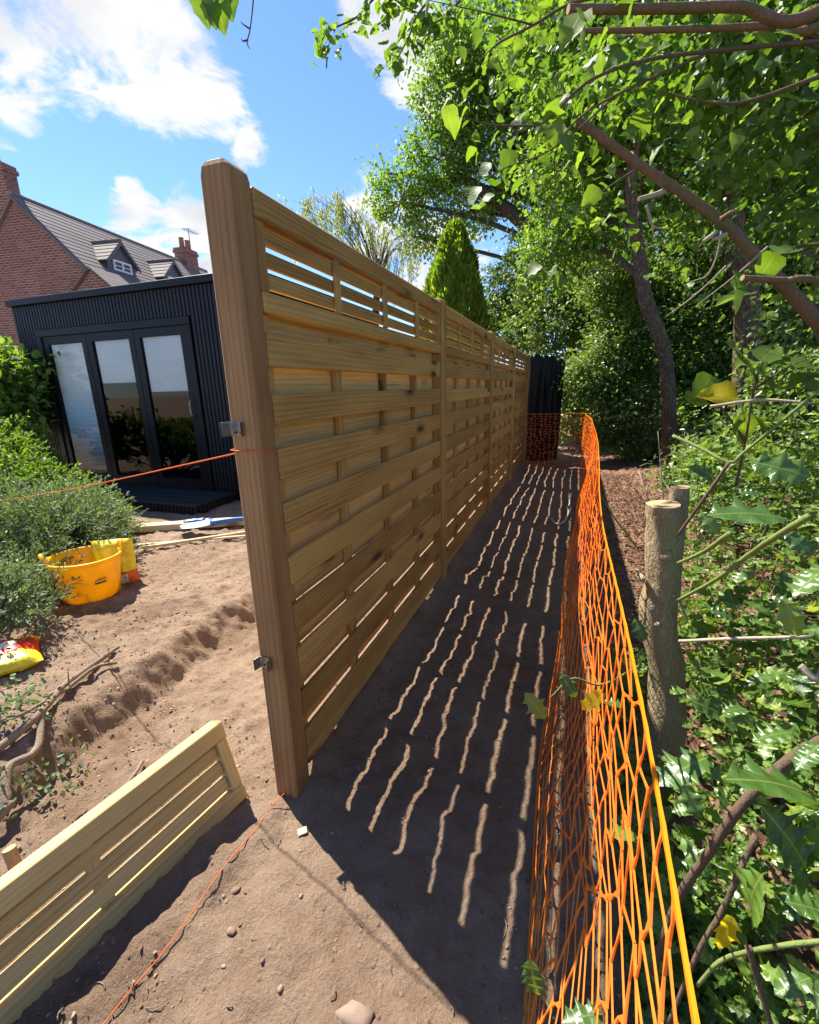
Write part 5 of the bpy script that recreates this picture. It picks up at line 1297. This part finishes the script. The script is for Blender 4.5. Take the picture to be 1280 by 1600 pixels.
# ---------------------------------------------------------------- tub, bags, tools
tcn = A(-2.09, .72, 0); tcn[2] = gz(*tcn[:2])-.004
tub = thing('plastic_tub', tcn, 'large orange-yellow flexible plastic tub beside the juniper', 'tub')
prof = [(0, .004), (.150, .004), (.163, .014), (.180, .12), (.198, .245), (.200, .262), (.214, .266), (.215, .280), (.203, .283), (.194, .262), (.176, .12), (.155, .020), (0, .016)]
ns = 40; V = []; F = []
for (r0, z) in prof:
    for j in range(ns):
        a = 2*PI*j/ns; sq_ = 1+.03*math.cos(2*a)*(z/.28); V.append(tcn+A(r0*sq_*math.cos(a), r0*sq_*math.sin(a), z))
for i in range(len(prof)-1):
    for j in range(ns): F.append((i*ns+j, i*ns+(j+1) % ns, (i+1)*ns+(j+1) % ns, (i+1)*ns+j))
body = add('body', V, F, 'tub_plastic', tub, True)
for a in (1.05, 1.05+PI):
    pts = []
    for k in range(9):
        t_ = k/8; aa = a+(t_-.5)*.62; rr_ = .212; pts.append(tcn+A(rr_*math.cos(aa), rr_*math.sin(aa), .272+.060*math.sin(t_*PI)))
    V, F = tube(pts, [.016]+[.013]*7+[.016], 10, 30); add('handle', V, F, 'tub_plastic', tub, True)
# printed patch, wrapped on the side facing the camera
def patch(a0, a1, z0_, z1_, mat, off=.0012):
    V = []; k = 8
    for z in (z0_, z1_):
        rr_ = np.interp(z, [.014, .12, .245], [.163, .180, .198])+off+.003
        for i in range(k+1):
            a = a0+(a1-a0)*i/k; sq_ = 1+.03*math.cos(2*a)*(z/.28); V.append(tcn+A(rr_*sq_*math.cos(a), rr_*sq_*math.sin(a), z))
    add('print', V, [(i, i+1, k+2+i, k+1+i) for i in range(k)], mat, body)
af = math.atan2(CAM[1]-tcn[1], CAM[0]-tcn[0])
patch(af+.12, af+.47, .128, .140, 'print_dark'); patch(af+.12, af+.47, .150, .156, 'print_dark'); patch(af+.20, af+.47, .162, .166, 'print_dark'); patch(af+.14, af+.40, .142, .146, 'bag_print')
def pillow(name, label, c, L, W, H, yaw, mats, seed, flat=False):
    """plump printed sack: body with end seams; colour bands are separate parts"""
    t = thing(name, c, label, 'bag'); r = np.random.default_rng(seed)
    ca, sa = math.cos(yaw), math.sin(yaw); nu, nv = 26, 20
    def pt(u, v, side):
        e = (max(0, 1-abs(2*u-1)**3.2)*max(0, 1-abs(2*v-1)**3.2))**.5
        wr = .007*math.sin(u*21+v*6+side)+.006*math.sin(v*31-u*9)
        x = (u-.5)*L*(1-.05*math.sin(v*PI)); th = side*(W/2*e)+wr*e
        if flat: q = (x, (v-.5)*H, max(.004, W/2*.55+th*.9))
        else: q = (x, th, v*H)
        return (c[0]+q[0]*ca-q[1]*sa, c[1]+q[0]*sa+q[1]*ca, c[2]+q[2])
    for (v0, v1, mt, nm) in mats:
        V = []; F = []; i0, i1 = int(round(v0*nv)), int(round(v1*nv)); rows = i1-i0+1
        for side in (1, -1):
            for i in range(i0, i1+1):
                for j in range(nu+1): V.append(pt(j/nu, i/nv, side))
        for s in range(2):
            for i in range(rows-1):
                for j in range(nu):
                    a = s*rows*(nu+1)+i*(nu+1)+j; f = (a, a+1, a+nu+2, a+nu+1); F.append(f if s == 1 else f[::-1])
        add(nm, V, F, mt, t, True)
    return t, pt
bc = G(196, 914, .15); bc = A(bc[0]-.10, bc[1]+.04, gz(bc[0], bc[1]))
bag, bp = pillow('cement_bag', 'yellow and orange printed bag standing behind the tub', bc, .26, .13, .34, .55, [(0, .35, 'bag_orange', 'lower_half'), (.35, 1, 'bag_yellow', 'upper_half')], 1)
def bag_label(bp, t, u0, u1, v0, v1, mat, side=-1):
    k = 5; V = []; F = []
    for i in range(k+1):
        for j in range(k+1):
            q = np.array(bp(u0+(u1-u0)*j/k, v0+(v1-v0)*i/k, side)); d = nz(CAM-q); V.append(q+d*.003)
    for i in range(k):
        for j in range(k): F.append((i*(k+1)+j, i*(k+1)+j+1, (i+1)*(k+1)+j+1, (i+1)*(k+1)+j))
    add('printed_label', V, F, mat, t, True)
bag_label(bp, bag, .60, .82, .07, .30, 'bag_print'); bag_label(bp, bag, .64, .78, .20, .24, 'print_dark')
b2 = onG(25, 1045); 
bag2, bp2 = pillow('lying_bag', 'red and yellow printed bag lying under the edge of the juniper', A(b2[0]-.14, b2[1]-.06, b2[2]), .46, .12, .30, 1.05, [(0, .3, 'bag_yellow', 'yellow_band'), (.3, .85, 'bag_red', 'red_panel'), (.85, 1, 'bag_yellow', 'yellow_band')], 2, True)
bag_label(bp2, bag2, .62, .82, .55, .75, 'bag_print', 1)

# timber and tools in front of the step
def gplank(name, label, cat, p0, p1, w_, t_, mat, group=None, lift=0.0):
    a = onG(*p0); b = onG(*p1); c = (a+b)/2; c[2] = max(a[2], b[2], gz(c[0], c[1]))+t_/2+.004+lift; d = b-a; d[2] = 0
    tt = thing(name, A(c[0], c[1], c[2]-t_/2), label, cat, group)
    plank('timber', c, (np.linalg.norm(d), w_, t_), mat, tt, tuple(d), (-d[1], d[0], 0), .004); return tt
gplank('timber_baulk', 'thick pale timber baulk lying before the decked step', 'timber', (197, 834), (395, 818), .12, .06, 'pale_wood')
gplank('timber_batten', 'long thin pale batten nearest the tub on the bare soil', 'timber', (224, 860), (400, 838), .035, .022, 'pale_wood')
gplank('timber_lath', 'thin timber lath lying between the baulk and the batten', 'timber', (213, 853), (400, 842), .03, .014, 'pale_wood', None, .0)
gplank('offcut_board', 'flat grey weathered board behind the blue shovel', 'timber', (330, 822), (410, 812), .10, .02, 'old_fence_wood', None, .0)
sA, sB = onG(283, 838), onG(410, 826); dS = nz((sB-sA)*A(1, 1, 0)); zS = max(sA[2], sB[2])+.035
sh = thing('shovel', A(sA[0], sA[1], zS-.03), 'shovel with blue socket and pale blue shaft lying across the timber', 'shovel')
sd = A(-dS[1], dS[0], 0); V = []; F = []; k = 9
for i in range(k+1):
    u_ = i/k; wv = .11*min(1, (.35+1.6*u_))*(1 if u_ < .85 else 1-.25*(u_-.85)/.15)
    for j in range(7):
        v_ = (j/6-.5)*2; V.append(sA+dS*u_*.28+sd*v_*wv+A(0, 0, zS-sA[2]+.012*v_*v_*2+.02*u_*u_))
for i in range(k):
    for j in range(6): F.append((i*7+j, i*7+j+1, i*7+8+j, i*7+7+j))
o = add('blade', V, F, 'blade_steel', sh, True); md = o.modifiers.new('thick', 'SOLIDIFY'); md.thickness = .004
s0 = sA+dS*.26; s0[2] = zS+.03
V, F = tube([s0, s0+dS*.16+A(0, 0, .012), s0+dS*.34+A(0, 0, .014)], [.030, .024, .019], 10); add('socket', V, F, 'blue_plastic', sh, True)
V, F = tube([s0+dS*.33+A(0, 0, .014), s0+dS*.95+A(0, 0, .0)], .016, 10, 6); add('shaft', V, F, 'pale_blue', sh, True)
gA = onG(300, 828); V = []; F = []; r_ = np.random.default_rng(111)
gl = thing('work_glove', gA, 'crumpled blue work glove on the pale timber baulk', 'glove')
gc = onG(305, 826)+A(0, 0, .075); mb = MB()
mb.add(*tube([gc+dS*-.09, gc, gc+dS*.10+A(0, 0, .004)], [.030, .042, .036], 12, 10, .08, 2))
for q in range(4):
    f0 = gc+dS*.09+sd*(q-1.5)*.018; mb.add(*tube([f0, f0+dS*.04+A(0, 0, .008), f0+dS*.075+sd*(q-1.5)*.006+A(0, 0, -.004)], [.012, .011, .008], 8, 8, .05, q))
f0 = gc+sd*.035; mb.add(*tube([f0, f0+sd*.03+dS*.02, f0+sd*.04+dS*.05], [.012, .011, .008], 8, 8))
add('fabric', np.array(mb.V)*A(1, 1, .6)+A(0, 0, gc[2]*.4), mb.F, 'blue_plastic', gl, True)

# ---------------------------------------------------------------- dead branches, stake, sticks
def bpath(px_list, lift): return [onG(x, y)+A(0, 0, l) for (x, y), l in zip(px_list, lift)]
db = thing('dead_branch', onG(60, 1140), 'forked dead branch lying on the earth bank below the bags', 'branch')
V, F = tube(bpath([(186, 1016), (140, 1052), (100, 1085), (60, 1130), (10, 1170), (-40, 1205)], [.02, .03, .035, .035, .03, .03]), [.010, .013, .015, .016, .017, .018], 9, 40, .06, 1); add('limb', V, F, 'dead_wood', db, True)
V, F = tube(bpath([(184, 1041), (150, 1052), (105, 1085), (75, 1110), (55, 1160), (15, 1200), (8, 1250), (20, 1275), (-20, 1320)], [.02, .03, .035, .05, .06, .07, .06, .05, .04]), [.007, .009, .010, .011, .014, .016, .018, .016, .016], 9, 60, .07, 2); add('limb', V, F, 'dead_wood', db, True)
V, F = tube(bpath([(75, 1112), (40, 1140), (-10, 1158)], [.05, .07, .08]), [.007, .008, .009], 8, 20, .06, 3); add('limb', V, F, 'dead_wood', db, True)
mb = MB()
for path, l0 in (([(110, 1080), (100, 1050), (90, 1030)], .03), ([(172, 1045), (172, 1030), (180, 1010)], .02), ([(35, 1120), (45, 1090), (58, 1070)], .03), ([(0, 1070), (20, 1082), (45, 1095)], .04)):
    pp = [onG(x, y) for x, y in path]; pp = [onG(*path[0])+A(0, 0, l0+i*.05) + A(.012*i, 0, 0) for i in range(3)]; V, F = tube(pp, [.004, .003, .0015], 5, 8); add('twig', V, F, 'dead_wood', db, True)
r_ = np.random.default_rng(121); n = 260
c = np.array([onG(x, y) for x, y in [(30, 1100), (75, 1180), (25, 1200), (55, 1120), (10, 1130)]])[r_.integers(5, size=n)]
pos = c+r_.normal(size=(n, 3))*A(.06, .06, .03)+A(0, 0, .07)
V, F, uv = stamp(T_OVAL, pos, rdir(n, r_), nz(A(0, 0, .6)+r_.normal(size=(n, 3))*.6), .026*(.6+.7*r_.random(n))); add('withered_leaves', V, F, 'leaf_juniper', db, uv=uv)
V, F = tube(bpath([(224, 1192), (205, 1222), (170, 1258), (118, 1300)], [.01, .012, .012, .01]), [.0065, .008, .008, .006], 8, 26, .07, 4); o = add('loose_stick', V, F, 'dead_wood', None, True); tag(o, 'brown stick lying on the soil above the loose trellis panel', 'stick')
kb = onG(30, 1372)
stk = thing('cut_stake', kb, 'short sawn stake standing behind the loose trellis panel', 'stake')
V, F = tube([kb+A(.01, 0, -.06), kb+A(0, 0, .04), kb+A(-.015, .005, .105)], [.018, .018, .017], 10, 8, .04, 5, cap=True); add('shaft', V, F, 'cut_face', stk, False)
wc = onG(473, 1302); o = plank('wood_chip', wc+A(0, 0, .008), (.030, .022, .006), 'pale_wood', None, (1, .8, .15), (-.8, 1, .2), .001); tag(o, 'small pale wood offcut on the soil at the foot of the end post', 'offcut')

# ---------------------------------------------------------------- stones and litter
def rock(seed, k=1):
    r = np.random.default_rng(seed); V = []; F = []; nu, nv = 9, 6
    for i in range(nv+1):
        for j in range(nu):
            a = 2*PI*j/nu; b = PI*i/nv; d = A(math.sin(b)*math.cos(a), math.sin(b)*math.sin(a), math.cos(b)); V.append(d*(1+.16*r.normal()*math.sin(b))*A(1, .74, .5))
    for i in range(nv):
        for j in range(nu): F.append((i*nu+j, (i+1)*nu+j, (i+1)*nu+(j+1) % nu, i*nu+(j+1) % nu))
    return V, F
rocks = [mk_mesh('pebble', *rock(i), 'stone', True) for i in range(5)]
r_ = np.random.default_rng(131)
spots = [(368, 1392, .022), (330, 1340, .014), (362, 1455, .020), (470, 1330, .008), (350, 1400, .010), (210, 968, .022), (278, 958, .020), (187, 968, .016), (230, 1190, .016), (205, 1170, .020), (655, 1205, .010), (670, 1205, .010), (520, 1302, .010), (530, 1300, .008), (570, 1228, .010), (585, 1150, .006), (740, 1320, .008), (690, 1085, .008), (438, 1545, .012), (350, 1510, .010), (525, 1470, .012), (310, 1085, .012), (330, 1180, .012), (250, 1055, .012), (360, 1015, .012), (560, 1200, .008), (620, 1290, .008), (800, 1180, .008), (700, 950, .008), (300, 1190, .010), (410, 1500, .010), (470, 1400, .010), (545, 1420, .008), (270, 1010, .012)]
for (x, y, s) in spots:
    q = onG(x, y); s *= .72; mw = Matrix.Translation((q[0], q[1], q[2]+s*.02)) @ Matrix.Rotation(r_.random()*6.3, 4, 'Z') @ Matrix.Rotation(r_.normal()*.25, 4, 'X') @ Matrix.Diagonal((s, s, s, 1))
    o = place(bpy.data.objects.new('pebble', rocks[r_.integers(5)]), None, mw); tag(o, 'rounded pebble half sunk in the bare brown soil', 'pebble', 'pebbles lying in the dug soil')
# big half buried cobble at the bottom edge
q = onG(556, 1590); o = place(bpy.data.objects.new('cobble', mk_mesh('cobble', *rock(9), 'stone', True)), None, Matrix.Translation((q[0], q[1], q[2]-.002)) @ Matrix.Diagonal((.045, .04, .04, 1))); tag(o, 'larger dusty cobble half buried in the sunlit soil', 'stone')
# grit and clods
n = 26000; x = -2.4+r_.random(n)*3.5; y = -1.0+r_.random(n)**1.5*4.0
m = (fbm(x*2, y*2, 3, 8) > -.06) ; x, y = x[m], y[m]; n = len(x)
octV = np.array([(1, 0, 0), (-1, 0, 0), (0, .8, 0), (0, -.8, 0), (0, 0, .6), (0, 0, -.6)], float); octF = np.array([(0, 2, 4), (2, 1, 4), (1, 3, 4), (3, 0, 4), (2, 0, 5), (1, 2, 5), (3, 1, 5), (0, 3, 5)])
nearb = np.exp(-((x-bank_edge(y)-.15)/.16)**2)+np.exp(-(((x+.02)-(y+.10)*.20)/.10)**2)*(y < 0)
s = (.0014+.0075*r_.random(n)**5)*(1+.55*nearb*r_.random(n)); pos = np.stack([x, y, height(x, y)+s*.25], 1)
V, F, uv = stamp((octV, octF, np.zeros((6, 2))), pos, rdir(n, r_)*A(1, 1, .2), A(0, 0, 1)+r_.normal(size=(n, 3))*.3, s)
V = V*1.0; V = V+r_.normal(size=V.shape)*np.repeat(s, 6)[:, None]*.18
o = add('gravel', V, F, 'grit', None, False); tag(o, 'small stones and crumbs of earth strewn over the soil', 'gravel', kind='stuff')
n = 9000; x = 1.05+r_.random(n)*2.2; y = -.8+r_.random(n)*7.5; pos = np.stack([x, y, height(x, y)+.006+.02*r_.random(n)], 1)
V, F, uv = stamp(T_OVAL, pos, rdir(n, r_)*A(1, 1, .3), A(0, 0, 1)+r_.normal(size=(n, 3))*.35, .022+.022*r_.random(n))
o = add('leaf_litter', V, F, 'litter', None, uv=uv); tag(o, 'brown leaf litter on the wood floor beyond the netting', 'litter', kind='stuff')
n = 500; mb = MB()
for k in range(420):
    x, y = -2.2+r_.random()*3.0, -.95+r_.random()**1.4*3.2; z = gz(x, y)+.003; a = r_.random()*6.3; L = .015+.04*r_.random()**2
    mb.add(*tube([(x, y, z), (x+math.cos(a)*L*.5, y+math.sin(a)*L*.5, z+.004), (x+math.cos(a+.4)*L, y+math.sin(a+.4)*L, z+.001)], .0009+.0009*r_.random(), 4, 4))
o = add('rootlets', mb.V, mb.F, 'dead_wood', None, True); tag(o, 'fine broken roots and straws scattered on the soil', 'rootlets', kind='stuff')
